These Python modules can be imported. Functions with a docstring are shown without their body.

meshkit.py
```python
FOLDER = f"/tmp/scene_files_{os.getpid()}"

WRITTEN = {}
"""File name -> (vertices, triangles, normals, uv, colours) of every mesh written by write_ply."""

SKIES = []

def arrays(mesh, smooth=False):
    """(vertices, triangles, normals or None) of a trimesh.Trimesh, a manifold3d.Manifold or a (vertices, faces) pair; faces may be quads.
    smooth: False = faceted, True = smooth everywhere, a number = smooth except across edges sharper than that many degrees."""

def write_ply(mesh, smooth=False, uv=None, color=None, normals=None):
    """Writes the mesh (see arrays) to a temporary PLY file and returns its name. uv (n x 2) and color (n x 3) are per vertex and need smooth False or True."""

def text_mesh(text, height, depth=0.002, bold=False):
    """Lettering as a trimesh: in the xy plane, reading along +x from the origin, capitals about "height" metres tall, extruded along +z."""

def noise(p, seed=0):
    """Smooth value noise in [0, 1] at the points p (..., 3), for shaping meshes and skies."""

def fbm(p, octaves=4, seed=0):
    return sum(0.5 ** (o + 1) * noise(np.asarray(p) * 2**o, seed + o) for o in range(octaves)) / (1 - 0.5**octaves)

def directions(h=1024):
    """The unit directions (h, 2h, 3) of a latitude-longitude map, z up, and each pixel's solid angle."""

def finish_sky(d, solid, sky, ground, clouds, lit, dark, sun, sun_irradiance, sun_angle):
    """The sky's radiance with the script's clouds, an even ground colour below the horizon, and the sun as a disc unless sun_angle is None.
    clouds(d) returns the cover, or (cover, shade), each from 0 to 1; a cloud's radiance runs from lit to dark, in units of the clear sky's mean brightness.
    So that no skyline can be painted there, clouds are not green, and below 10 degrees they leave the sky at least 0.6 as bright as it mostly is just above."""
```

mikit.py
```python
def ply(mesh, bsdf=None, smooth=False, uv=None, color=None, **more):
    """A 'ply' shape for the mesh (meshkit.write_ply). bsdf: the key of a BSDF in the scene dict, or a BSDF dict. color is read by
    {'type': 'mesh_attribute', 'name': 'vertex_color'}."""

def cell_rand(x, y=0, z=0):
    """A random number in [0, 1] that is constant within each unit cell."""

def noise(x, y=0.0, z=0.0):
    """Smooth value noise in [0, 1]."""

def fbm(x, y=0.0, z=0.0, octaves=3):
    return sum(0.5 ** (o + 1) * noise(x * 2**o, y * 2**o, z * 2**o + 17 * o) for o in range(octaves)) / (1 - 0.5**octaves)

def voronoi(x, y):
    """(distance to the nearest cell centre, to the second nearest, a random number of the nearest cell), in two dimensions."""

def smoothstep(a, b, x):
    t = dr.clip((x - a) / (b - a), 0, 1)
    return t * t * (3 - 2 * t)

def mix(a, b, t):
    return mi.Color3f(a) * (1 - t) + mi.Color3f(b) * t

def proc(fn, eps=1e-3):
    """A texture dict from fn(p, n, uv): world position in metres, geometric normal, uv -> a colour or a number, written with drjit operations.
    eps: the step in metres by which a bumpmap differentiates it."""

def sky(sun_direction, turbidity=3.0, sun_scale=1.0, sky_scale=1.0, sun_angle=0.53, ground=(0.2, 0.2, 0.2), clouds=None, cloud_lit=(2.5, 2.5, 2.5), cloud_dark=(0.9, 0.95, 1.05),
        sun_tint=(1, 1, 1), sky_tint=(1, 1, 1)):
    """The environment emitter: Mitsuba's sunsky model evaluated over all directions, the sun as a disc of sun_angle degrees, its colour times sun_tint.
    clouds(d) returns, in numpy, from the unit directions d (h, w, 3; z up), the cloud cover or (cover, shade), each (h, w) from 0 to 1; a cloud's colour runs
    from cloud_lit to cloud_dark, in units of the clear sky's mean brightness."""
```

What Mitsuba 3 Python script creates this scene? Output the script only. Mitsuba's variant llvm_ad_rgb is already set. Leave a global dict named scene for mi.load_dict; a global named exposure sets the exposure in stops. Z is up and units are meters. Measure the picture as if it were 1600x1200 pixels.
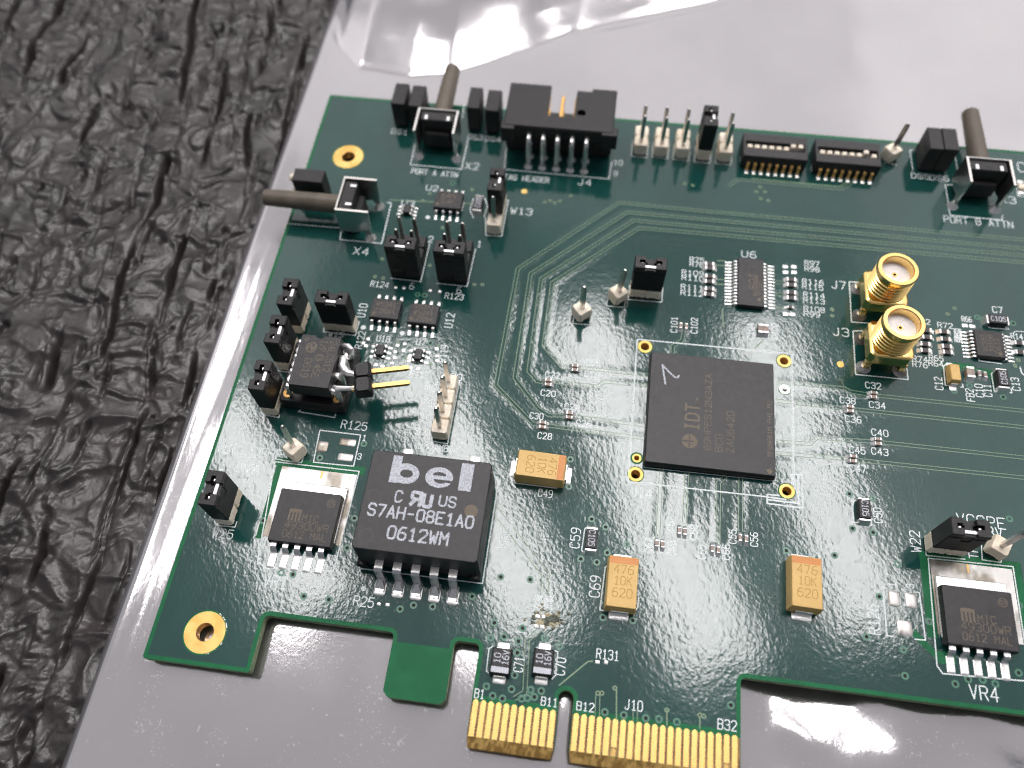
import math, random
import numpy as np, trimesh, manifold3d
import drjit as dr
import mitsuba as mi
import mikit, meshkit
from shapely.geometry import Polygon, LineString, Point, box as sbox
from shapely.ops import unary_union
from shapely import affinity

T = mi.ScalarTransform4f
scene, labels = {}, {}
MM = np.diag([.001, .001, .001, 1.0])          # everything below is measured in millimetres on the board

# ------------------------------------------------------------------ camera
CAM = np.array([8.515, -13.522, 112.423])
FWD = np.array([-.07845846, .46965334, -.87935772])
UP = -np.array([.10725948, -.87297976, -.47581691])
scene['camera'] = {'type': 'thinlens', 'fov': 2*math.degrees(math.atan(800/1279.7)), 'fov_axis': 'x',
    'to_world': T().look_at(origin=list(CAM*.001), target=list((CAM+100*FWD)*.001), up=list(UP)),
    'aperture_radius': .00095, 'focus_distance': .1165, 'near_clip': .005, 'far_clip': 20.0}
exposure = 0.82

# ------------------------------------------------------------------ light: unseen ceiling lamps, glowing panels in place of a lit ceiling, even ambient
def lamp(key, a, b, wid, rad, label, h=1500):  # a flat emitter hung out of view
    a, b = np.array(a, float), np.array(b, float)
    d = (b-a)/np.linalg.norm(b-a); n = np.array([-d[1], d[0]])*wid/2
    v = np.array([[*(a-n), h], [*(b-n), h], [*(b+n), h], [*(a+n), h]])*.001
    f = np.array([[0, 2, 1], [0, 3, 2]])
    scene[key] = mikit.ply((v, f), {'type': 'diffuse'}, emitter={'type': 'area', 'radiance': {'type': 'rgb', 'value': list(rad)}})
    labels[key] = {'label': label, 'category': 'lamp', 'group': 'unseen ceiling lights above the table'}
LW = np.array([1.0, .972, .965])
lamp('unseen_ceiling_lamp', (-800, 735), (-430, 305), 150, LW*7.9, 'unseen long ceiling lamp above the left side of the table')  # out of view, laid out to give the left bright band on the board
lamp('unseen_ceiling_lamp_001', (-400, 900), (0, 320), 150, LW*7.9, 'unseen long ceiling lamp between the leftmost and the middle lamp')  # out of view, placed for the glare on either side of the power module
lamp('unseen_ceiling_lamp_002', (-10, 1060), (335, 290), 165, LW*7.9, 'unseen long ceiling lamp above the middle of the table')  # not in frame; its streak of glare runs left of the square chip
lamp('unseen_ceiling_lamp_003', (395, 1085), (625, 400), 150, LW*7.9, 'unseen long ceiling lamp above the right side of the table')  # out of view, placed for the bright band right of the square chip
lamp('unseen_ceiling_lamp_004', (-300, 1400), (-300, 5200), 1960, LW*.64, 'unseen wide glowing panel in place of a lit ceiling behind the table', 1600)  # unseen emitter in place of a lit ceiling, mirrored in the bag top
lamp('unseen_ceiling_lamp_005', (2700, 480), (2700, 5200), 4000, LW*.76, 'unseen wide glowing panel in place of a lit ceiling behind and right of the table', 1600)  # unseen emitter, placed to lay a grey veil over the right of the board
lamp('unseen_ceiling_lamp_006', (-1600, 800), (-1600, 1390), 1850, LW*.85, 'unseen wide glowing panel in place of a lit ceiling left of the table', 1600)  # unseen emitter, placed to brighten the bag strip along the left edge
lamp('unseen_ceiling_lamp_007', (1000, -260), (1000, 5300), 8000, LW*.32, 'added dim glowing fill panel over the whole table', 1700)  # added fill emitter, lifts the front of the bag and level surfaces
scene['room_light'] = {'type': 'constant', 'radiance': {'type': 'rgb', 'value': [.085, .09, .105]}}

# measured positions on the board, in millimetres (origin: first edge contact)
TEXTS = [('R125', -26.4, 35.79, 0.0, 3.91, 1.3), ('VCC_CORE', -44.32, 29.54, 0.0, 10.34, 1.5), ('1.0VA', -42.97, 26.84, 0.0, 6.09, 1.5), ('W25', -40.77, 16.71, 0.0, 2.91, 1.3), ('1', -22.72, 34.17, 0.0, 0.42, 0.9), ('3', -22.79, 31.05, 0.0, 0.61, 0.9), ('VR1', -31.63, 10.74, 0.0, 3.19, 1.7), ('R25', -18.54, 9.79, 0.0, 2.72, 1.3), ('SDA', -14.92, 36.13, 0.0, 2.02, 1.05),
    ('GND', -14.94, 38.67, 0.0, 2.16, 1.05), ('SCL', -14.77, 41.28, 0.0, 2.03, 1.05), ('NC', -14.7, 43.94, 0.0, 1.42, 1.05), ('US/SMBUS', -14.03, 33.85, 0.0, 6.01, 1.05), ('R117', -17.65, 45.88, 0.0, 2.82, 1.05), ('J20', -12.22, 46.11, 0.0, 2.71, 1.1), ('C49', 4.69, 28.6, 0.0, 2.03, 1.1), ('C28', 3.54, 37.76, 0.0, 2.05, 1.0), ('C30', 1.94, 40.93, 0.0, 2.01, 1.0), ('C26', 9.07, 40.54, 0.0, 2.23, 1.0),
    ('VR3', 1.54, 20.09, 90.0, 3.71, 1.4), ('C59', 11.28, 21.61, 90.0, 2.87, 1.3), ('C69', 14.67, 15.1, 90.0, 2.87, 1.4), ('U14', 18.07, 30.33, 0.0, 2.89, 1.3), ('C24', 7.05, 43.17, 0.0, 2.23, 1.0), ('C22', 3.49, 48.35, 0.0, 2.22, 1.0), ('C20', 3.17, 45.06, 0.0, 2.2, 1.0), ('C16', 9.59, 51.3, 0.0, 2.08, 1.0), ('C18', 9.56, 49.17, 0.0, 2.22, 1.0), ('W13', -6.28, 80.27, 0.0, 3.72, 1.4),
    ('J4', 4.82, 88.24, 0.0, 2.36, 1.4), ('JTAG HEADER', -9.36, 88.0, 0.0, 8.98, 1.2), ('10', 10.87, 93.74, 0.0, 1.55, 1.1), ('9', 11.06, 91.06, 0.0, 0.95, 1.1), ('U2', -22.05, 83.79, 0.0, 2.07, 1.2), ('U3', -25.77, 79.82, 0.0, 2.19, 1.2), ('X2', -15.92, 89.67, 0.0, 2.45, 1.5), ('PORT A ATTN', -25.44, 87.41, 0.0, 8.44, 1.2), ('X4', -31.92, 68.27, 0.0, 2.58, 1.5),
    ('DS1', -31.07, 96.74, 0.0, 2.99, 1.2), ('DS3', -16.49, 96.97, 0.0, 2.62, 1.2), ('DS4', -13.31, 96.84, 0.0, 2.95, 1.2), ('U10', -27.15, 55.84, 90.0, 2.58, 1.3), ('U12', -12.55, 55.58, 90.0, 2.7, 1.3), ('R124', -27.51, 62.05, 0.0, 3.0, 1.1), ('R123', -14.7, 61.15, 0.0, 3.03, 1.1), ('6', -20.92, 62.29, 0.0, 0.76, 1.2), ('6', -12.94, 62.43, 0.0, 0.73, 1.2), ('2', -19.57, 72.3, 0.0, 0.9, 1.3),
    ('1', -11.05, 72.37, 0.0, 0.44, 1.2), ('R122', -26.32, 49.94, 90.0, 3.18, 1.1), ('U18', -24.27, 51.64, 0.0, 2.12, 1.1), ('U7', -17.77, 51.74, 0.0, 1.45, 1.1), ('R119', -12.54, 49.09, 90.0, 3.06, 1.1), ('W15', -32.2, 51.6, 0.0, 2.33, 0.9), ('DS5', 63.84, 96.66, 0.0, 3.08, 1.2), ('DS6', 67.06, 96.58, 0.0, 3.18, 1.2), ('PORT B ATTN', 68.41, 87.13, 0.0, 11.43, 1.4),
    ('X3', 78.47, 92.7, 0.0, 2.67, 1.5), ('U6', 33.89, 75.5, 0.0, 2.36, 1.3), ('J7', 48.55, 70.79, 0.0, 2.25, 1.5), ('J3', 48.3, 61.54, 0.0, 2.43, 1.5), ('8', 80.02, 100.32, 0.0, 1.65, 2.2), ('C', 82.79, 100.38, 0.0, 1.64, 2.2), ('R75', 25.23, 73.48, 0.0, 2.32, 0.95), ('R76', 25.26, 72.52, 0.0, 2.22, 0.95), ('R109', 23.99, 70.64, 0.0, 3.57, 0.95), ('R110', 24.02, 69.58, 0.0, 3.56, 0.95),
    ('R111', 23.95, 67.7, 0.0, 3.59, 0.95), ('R112', 23.96, 66.51, 0.0, 3.61, 0.95), ('R97', 44.34, 75.02, 0.0, 2.37, 0.95), ('R98', 44.3, 73.8, 0.0, 2.36, 0.95), ('R116', 43.84, 71.18, 0.0, 3.39, 0.95), ('R115', 43.8, 70.12, 0.0, 3.29, 0.95), ('R114', 43.91, 68.51, 0.0, 3.36, 0.95), ('R113', 43.87, 67.39, 0.0, 3.35, 0.95), ('R108', 43.9, 65.71, 0.0, 3.25, 0.95),
    ('R99', 43.86, 64.69, 0.0, 2.49, 0.95), ('C101', 23.57, 59.04, 90.0, 2.9, 1.0), ('C102', 26.79, 59.25, 90.0, 2.89, 1.0), ('C104', 35.83, 59.3, 90.0, 2.88, 1.0), ('C100', 39.6, 59.76, 90.0, 2.88, 1.0), ('R72', 64.92, 65.08, 0.0, 2.31, 0.95), ('R82', 61.5, 65.43, 0.0, 2.26, 0.95), ('R66', 68.85, 66.7, 0.0, 1.5, 0.95), ('C7', 73.98, 69.05, 0.0, 1.54, 1.15), ('R74', 60.35, 58.23, 0.0, 2.25, 0.95),
    ('R65', 62.93, 58.7, 0.0, 2.11, 0.95), ('R76', 60.25, 57.21, 0.0, 2.23, 0.95), ('R64', 62.76, 57.7, 0.0, 2.17, 0.95), ('C12', 64.45, 53.54, 90.0, 2.14, 1.15), ('FB2', 68.95, 52.09, 90.0, 2.11, 1.15), ('C10', 70.43, 53.01, 90.0, 2.2, 1.15), ('C11', 71.66, 53.24, 90.0, 2.05, 1.15), ('C13', 76.07, 54.82, 90.0, 2.21, 1.15), ('R14', 76.14, 64.34, 0.0, 1.77, 0.95),
    ('R68', 67.28, 62.61, 0.0, 1.06, 0.95), ('R69', 67.37, 63.39, 0.0, 1.06, 0.95), ('R70', 67.39, 64.16, 0.0, 1.06, 0.95), ('C32', 52.75, 52.48, 0.0, 2.3, 1.05), ('C34', 53.09, 49.12, 0.0, 2.35, 1.05), ('C38', 48.72, 49.37, 0.0, 2.29, 1.05), ('C36', 49.33, 46.23, 0.0, 2.31, 1.05), ('C40', 53.09, 44.45, 0.0, 2.37, 1.05), ('C43', 52.86, 41.31, 0.0, 2.34, 1.05), ('C45', 49.67, 41.14, 0.0, 2.22, 1.05),
    ('C47', 49.54, 38.19, 0.0, 2.27, 1.05), ('C50', 53.53, 30.67, 90.0, 2.2, 1.1), ('W22', 58.53, 27.01, 90.0, 3.0, 1.35), ('VCCPE', 63.99, 31.9, 0.0, 6.55, 1.6), ('1.8V', 65.72, 30.39, 0.0, 4.19, 1.6), ('TP', 66.19, 27.07, 90.0, 1.67, 1.2), ('R126', 52.01, 14.94, 90.0, 3.88, 1.4), ('1', 54.6, 21.7, 90.0, 0.31, 0.9), ('3', 57.0, 21.78, 90.0, 0.53, 0.9), ('VR4', 62.77, 8.31, 0.0, 3.5, 1.7),
    ('C67', 21.45, 22.27, 90.0, 1.95, 1.0), ('C68', 24.66, 22.16, 90.0, 2.03, 1.0), ('C57', 24.35, 25.79, 90.0, 2.0, 1.0), ('C58', 27.63, 24.97, 90.0, 2.07, 1.0), ('C65', 28.86, 22.26, 90.0, 1.93, 1.0), ('C66', 32.16, 22.6, 90.0, 2.11, 1.0), ('C55', 33.09, 25.05, 90.0, 1.97, 1.0), ('C56', 36.08, 25.0, 90.0, 1.97, 1.0), ('R131', 14.95, 7.13, 0.0, 2.87, 1.2), ('C70', 10.97, 4.41, 90.0, 2.12, 1.3),
    ('C71', 5.5, 4.1, 90.0, 1.79, 1.2), ('R34', 7.07, 12.68, 90.0, 1.69, 1.0), ('R35', 8.34, 12.84, 90.0, 1.55, 1.0), ('B1', -0.29, 0.18, 0.0, 1.22, 1.1), ('B11', 8.37, 0.41, 0.0, 2.04, 1.0), ('B12', 12.95, 0.43, 0.0, 2.18, 1.0), ('J10', 19.06, 1.31, 0.0, 2.23, 1.2), ('B32', 30.88, 0.49, 0.0, 2.31, 1.2)]
TRACES = [('pair', [(85.45, 84.76), (29.58, 84.73), (12.5, 84.92), (-3.46, 68.57), (-4.01, 45.99), (2.53, 40.11), (3.85, 40.06)]), ('pair', [(85.13, 82.88), (29.6, 82.87), (14.05, 82.91), (-1.19, 67.78), (-1.22, 47.59), (3.17, 42.6), (4.83, 41.81), (7.94, 42.09)]), ('pair', [(84.88, 81.37), (29.63, 81.16), (15.23, 81.18), (0.69, 66.97), (0.77, 49.11), (2.29, 47.47), (4.02, 47.32)]),
    ('pair', [(84.62, 79.87), (29.65, 79.76), (16.36, 79.66), (2.64, 66.39), (2.61, 54.03), (5.98, 50.49), (7.92, 50.57)]), ('pair', [(7.95, 50.66), (19.5, 50.68)]), ('pair', [(4.04, 47.69), (11.75, 47.66), (12.67, 48.67), (19.6, 48.73)]), ('pair', [(7.94, 42.09), (19.39, 41.87)]), ('pair', [(4.0, 40.07), (19.51, 39.74)]),
    ('pair', [(39.11, 51.93), (49.54, 52.02), (50.36, 51.53), (53.85, 51.32), (78.63, 51.38)]), ('pair', [(39.04, 48.51), (50.12, 48.51), (78.17, 48.56)]), ('pair', [(38.91, 41.64), (43.95, 41.84), (44.89, 42.97), (53.86, 43.42), (77.33, 43.49)]), ('pair', [(38.87, 39.71), (49.99, 40.07), (76.8, 40.25)]), ('pair', [(22.19, 35.25), (22.18, 24.58)]), ('pair', [(25.94, 35.15), (25.79, 27.17)]),
    ('pair', [(31.72, 35.3), (30.55, 34.02), (30.56, 24.94)]), ('pair', [(33.72, 35.17), (33.69, 26.92)]), ('wide', [(-1.6, 26.13), (7.06, 17.36), (7.21, 14.04)]), ('pair', [(7.18, 9.86), (5.65, 8.26), (6.12, 1.68), (4.85, 0.72)]), ('single', [(14.52, 6.67), (13.89, 6.54), (10.4, 3.06)]), ('pair', [(15.49, 2.91), (15.66, -0.11)]), ('single', [(17.84, 3.58), (18.11, -0.15)]),
    ('pair', [(20.4, 1.47), (20.49, -0.08)]), ('single', [(24.41, 1.87), (24.49, -0.03)]), ('single', [(28.6, 1.58), (28.64, 0.16)]), ('pair', [(31.52, 91.0), (33.21, 92.79), (51.55, 92.66), (53.5, 94.69)]), ('single', [(35.59, 93.29), (51.08, 93.19), (52.84, 94.84)]), ('pair', [(24.75, 59.78), (24.44, 57.64), (23.03, 56.43), (23.08, 53.71)]), ('single', [(37.37, 59.56), (35.9, 57.49)]),
    ('single', [(-28.24, 80.82), (-13.06, 81.67)]), ('single', [(30.77, 64.58), (30.89, 61.35)]), ('single', [(29.71, 74.19), (31.27, 74.31)]), ('single', [(29.73, 73.21), (31.28, 73.33)]), ('single', [(29.77, 70.31), (31.31, 70.43)]), ('single', [(29.78, 69.35), (31.32, 69.47)]), ('pair', [(38.99, 70.88), (40.86, 70.93)]), ('pair', [(38.95, 68.45), (40.8, 68.51)]),
    ('single', [(38.91, 66.38), (40.57, 65.55)])]
VIAS = [('ring', -25.56, 10.12), ('ring', -22.02, 10.11), ('ring', -29.5, 12.91), ('ring', -27.82, 12.87), ('ring', -12.05, 10.1), ('ring', -10.33, 10.84), ('ring', -7.71, 10.97), ('ring', -2.55, 13.01), ('ring', -2.6, 13.07), ('ring', 0.95, 16.2), ('ring', 5.02, 16.35), ('ring', 0.95, 9.91), ('ring', 4.82, 9.7), ('ring', 0.74, 7.91), ('ring', 2.49, 8.27), ('ring', 4.47, 7.94), ('ring', 7.88, 8.83),
    ('ring', 9.97, 7.99), ('ring', 4.52, 6.45), ('ring', 4.54, 3.6), ('ring', 1.07, 1.75), ('ring', 4.35, 1.82), ('ring', 6.84, 2.06), ('ring', 8.22, 2.11), ('ring', 2.06, 0.69), ('ring', 3.34, 0.53), ('ring', 5.8, 0.85), ('ring', 6.55, 1.01), ('ring', 7.42, 1.26), ('ring', 8.77, 34.94), ('ring', 8.96, 30.63), ('ring', 12.69, 26.12), ('ring', 14.76, 25.18), ('ring', 11.69, 20.11),
    ('ring', 13.94, 19.94), ('ring', 15.27, 21.49), ('ring', 17.9, 23.05), ('ring', 15.37, 12.48), ('ring', 19.4, 12.6), ('ring', 16.57, 0.61), ('ring', 19.0, 0.56), ('ring', 21.8, 0.57), ('ring', 23.45, 0.67), ('ring', 25.73, 0.61), ('ring', 32.49, 3.53), ('small', 15.5, 2.78), ('small', 16.01, 2.85), ('small', 17.63, 3.68), ('small', 24.41, 1.87), ('small', 28.6, 1.82), ('small', 29.1, 1.76),
    ('ring', 40.01, 24.92), ('ring', 49.21, 34.55), ('ring', 52.43, 34.26), ('ring', 49.33, 29.34), ('ring', 52.14, 29.13), ('ring', 46.63, 25.09), ('ring', 71.3, 33.55), ('ring', 55.16, 24.97), ('ring', 52.3, 20.04), ('ring', 58.57, 17.51), ('ring', 50.21, 14.44), ('ring', 54.87, 13.38), ('ring', 54.77, 10.03), ('ring', 61.07, 9.85), ('ring', 62.77, 10.67), ('ring', 64.59, 10.81),
    ('ring', 66.14, 10.51), ('ring', 69.3, 12.31), ('ring', 70.76, 21.22), ('ring', -17.53, 86.02), ('small', -13.85, 84.93), ('small', -22.09, 81.36), ('small', -21.26, 83.13), ('small', -17.64, 75.7), ('small', -0.56, 83.5), ('small', 0.38, 83.98), ('small', 1.23, 83.53), ('small', 2.08, 84.07), ('small', 3.88, 85.5), ('small', 23.83, 90.64), ('small', 25.25, 90.43), ('ring', -28.36, 30.56),
    ('ring', -22.3, 33.61), ('ring', -34.13, 19.95), ('ring', -21.13, 21.96), ('ring', -21.17, 17.55), ('small', 37.1, 91.43), ('small', 36.41, 90.23), ('small', 37.93, 90.4), ('small', 37.17, 88.76), ('small', 38.5, 88.47), ('small', -26.67, 67.84), ('small', -27.12, 64.08), ('small', -25.71, 63.92), ('small', -10.24, 64.45), ('small', -8.91, 64.61), ('small', -18.41, 67.47),
    ('ring', -19.32, 61.31), ('ring', -18.1, 61.33), ('ring', -15.52, 52.31), ('small', 48.4, 66.44), ('small', 48.34, 65.27), ('small', 66.73, 67.84), ('small', 67.97, 69.13), ('small', 76.6, 60.36), ('small', 75.92, 59.34), ('small', 48.37, 66.56), ('small', 48.31, 65.29), ('small', 76.52, 60.39), ('small', 75.96, 59.24), ('ring', 71.35, 67.77), ('ring', 76.84, 67.29), ('ring', 66.08, 53.55),
    ('ring', 68.52, 54.82), ('ring', 73.32, 53.4), ('small', -20.72, 51.76), ('small', -14.03, 52.04), ('small', -19.02, 49.11), ('small', -14.91, 48.58), ('gold', 18.64, 55.79), ('gold', 40.45, 55.8), ('gold', 18.49, 33.76), ('gold', 40.32, 33.86), ('goldsmall', 18.5, 36.36), ('tin', 40.41, 50.68), ('dot', -4.48, 85.57), ('dot', 49.13, 56.24)]
OUTLINES = [(0.15, [(-26.08, 95.46), (-25.99, 89.48), (-16.47, 89.41), (-16.47, 97.79)]), (0.15, [(-18.7, 105.93), (-18.39, 102.13)]), (0.15, [(-45.29, 73.45), (-35.19, 73.56), (-34.86, 71.05), (-27.47, 71.09), (-27.63, 80.12), (-28.44, 80.24)]), (0.15, [(71.92, 95.97), (69.51, 95.69), (69.53, 88.75), (78.17, 88.69), (78.5, 89.8)]), (0.15, [(72.05, 103.26), (72.09, 98.13)]),
    (0.15, [(-9.05, 95.4), (-8.8, 90.3), (10.26, 90.2), (10.52, 94.48)]), (0.12, [(13.9, 100.04), (13.91, 96.17), (16.77, 96.1), (16.86, 99.98)]), (0.12, [(17.73, 100.28), (17.69, 96.41), (20.54, 96.34), (20.67, 100.21)]), (0.12, [(21.56, 100.11), (21.47, 96.25), (24.31, 96.19), (24.49, 100.05)]), (0.12, [(25.46, 99.96), (25.33, 96.11), (28.15, 96.05), (28.37, 99.89)]),
    (0.12, [(29.3, 100.0), (29.13, 96.16), (31.94, 96.09), (32.21, 99.93)]), (0.15, [(-10.49, 78.87), (-9.85, 74.96), (-7.12, 75.07), (-7.06, 83.3)]), (0.15, [(-24.5, 64.06), (-19.27, 63.96), (-19.21, 71.89)]), (0.15, [(-16.54, 63.96), (-11.38, 63.92), (-11.19, 71.8)]), (0.15, [(-33.28, 53.07), (-33.18, 52.31), (-27.84, 52.25), (-27.81, 54.97)]),
    (0.15, [(-38.79, 37.02), (-38.8, 36.51), (-36.27, 36.32), (-36.3, 36.92)]), (0.15, [(-39.25, 44.94), (-39.14, 44.37), (-37.02, 44.28), (-37.05, 44.77)]), (0.15, [(-33.27, 38.01), (-33.56, 37.67), (-27.73, 37.38), (-27.69, 37.99)]), (0.15, [(-12.45, 37.25), (-12.47, 35.33), (-9.78, 35.17), (-9.75, 46.16)]), (0.15, [(-33.98, 29.44), (-30.9, 29.44), (-30.82, 30.57)]),
    (0.15, [(-29.46, 35.0), (-23.1, 34.98), (-23.05, 29.85), (-29.14, 29.74), (-29.46, 35.0)]), (0.15, [(-40.58, 18.77), (-40.52, 18.42), (-37.88, 18.51), (-37.85, 19.36)]), (0.15, [(-34.87, 29.1), (-22.04, 29.15), (-22.31, 14.06), (-31.89, 13.29), (-33.27, 14.03), (-34.87, 29.1)]), (0.15, [(-18.49, 14.89), (-1.44, 14.97), (-1.34, 30.4)]),
    (0.15, [(0.98, 30.94), (1.08, 30.19), (7.25, 30.17), (8.53, 31.38)]), (0.15, [(11.93, 21.18), (11.68, 21.38), (11.85, 24.57), (12.16, 24.85)]), (0.15, [(16.16, 20.11), (15.15, 19.41), (14.89, 13.42), (15.97, 13.42)]), (0.15, [(19.55, 13.74), (19.96, 14.47), (20.02, 15.84)]), (0.15, [(59.37, 26.3), (70.73, 26.57), (70.65, 11.4), (59.6, 10.95), (58.99, 11.88), (59.37, 26.3)]),
    (0.15, [(53.25, 21.37), (52.93, 21.33), (52.84, 14.94), (53.66, 14.88)]), (0.15, [(56.45, 14.93), (57.85, 14.97), (57.69, 21.28), (57.17, 21.32)]), (0.15, [(55.27, 21.41), (55.69, 21.4)]), (0.17, [(17.35, 57.01), (41.7, 57.25), (41.78, 57.05)]), (0.17, [(17.36, 57.01), (17.43, 32.47), (37.43, 32.63)]), (0.17, [(17.36, 57.01), (41.71, 57.24), (41.37, 36.56)]),
    (0.2, [(39.27, 33.04), (37.51, 32.99), (37.46, 31.61), (42.47, 31.56), (42.6, 36.73), (41.04, 36.58), (41.07, 34.92)]), (0.2, [(37.5, 32.21), (41.94, 32.17), (41.95, 36.52)]), (0.2, [(40.21, 32.55), (37.51, 32.59)]), (0.2, [(41.45, 34.27), (41.43, 36.46)]), (0.08, [(19.43, 43.56), (19.65, 35.01), (38.35, 35.19), (38.8, 37.46)]),
    (0.15, [(53.36, 72.49), (51.45, 72.4), (51.34, 64.43), (54.57, 64.55)]), (0.15, [(53.6, 63.06), (51.47, 62.72), (51.37, 54.69), (59.31, 54.74), (59.29, 56.86)]), (0.13, [(12.14, 65.86), (11.97, 62.82), (14.89, 62.88), (15.07, 66.21)]), (0.13, [(6.81, 60.82), (6.82, 58.78), (9.51, 58.82), (9.64, 60.8)]), (0.13, [(15.45, 67.38), (15.39, 64.51), (20.9, 64.63), (20.92, 67.66)]),
    (0.15, [(59.89, 29.55), (59.27, 29.47), (59.15, 26.68), (64.41, 26.8)]), (0.15, [(66.88, 29.32), (66.7, 27.01), (69.22, 26.96), (69.37, 27.8)]), (0.15, [(50.35, 34.1), (49.48, 33.11), (49.43, 30.31), (50.1, 30.3)]), (0.15, [(52.05, 31.6), (52.0, 30.16), (51.23, 29.96)]), (0.15, [(65.49, 58.43), (64.96, 57.74), (64.85, 54.45), (65.29, 54.43)]),
    (0.15, [(67.06, 54.34), (67.51, 54.4), (67.46, 55.0)]), (0.15, [(72.37, 66.5), (73.09, 65.94), (75.93, 66.01), (76.05, 66.38)]), (0.15, [(73.17, 58.13), (72.11, 57.39), (72.11, 54.22), (72.63, 54.28)]), (0.15, [(74.39, 54.27), (74.71, 54.31), (74.71, 55.13)]), (0.15, [(70.59, 59.98), (70.5, 59.5), (73.99, 59.39)]), (0.13, [(-13.25, 82.95), (-13.46, 80.16), (-12.55, 78.45)]),
    (0.13, [(-11.27, 83.18), (-10.51, 81.42), (-10.77, 78.84)]), (0.13, [(-14.84, 82.02), (-14.84, 79.81)]), (0.1, [(-24.58, 48.29), (-23.73, 48.32), (-23.43, 48.72), (-22.83, 48.35), (-22.02, 48.23)]), (0.1, [(-18.53, 48.29), (-17.5, 48.26), (-17.06, 48.69), (-16.47, 48.32), (-15.67, 48.19)]), (0.13, [(-21.48, 58.26), (-21.39, 56.06)]), (0.13, [(-15.21, 58.7), (-15.16, 56.19)]),
    (0.12, [(33.89, 102.01), (33.55, 97.21)]), (0.12, [(46.71, 101.08), (46.18, 96.35), (47.19, 96.24)]), (0.12, [(64.67, 103.62), (64.13, 103.32), (64.18, 98.43)]), (0.12, [(59.66, 100.69), (59.41, 99.73), (61.59, 99.52)]), (0.12, [(78.26, 65.84), (76.94, 65.76), (76.54, 65.3)]), (0.18, [(76.65, 59.17), (76.74, 58.11), (77.06, 57.69)]), (0.12, [(81.83, 96.51), (81.71, 94.52), (82.76, 94.52)]),
    (0.13, [(1.18, 6.85), (0.72, 6.51), (0.79, 3.65), (1.1, 3.42)]), (0.13, [(9.39, 7.36), (9.83, 7.28), (9.87, 4.29), (9.37, 3.69)])]

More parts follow.
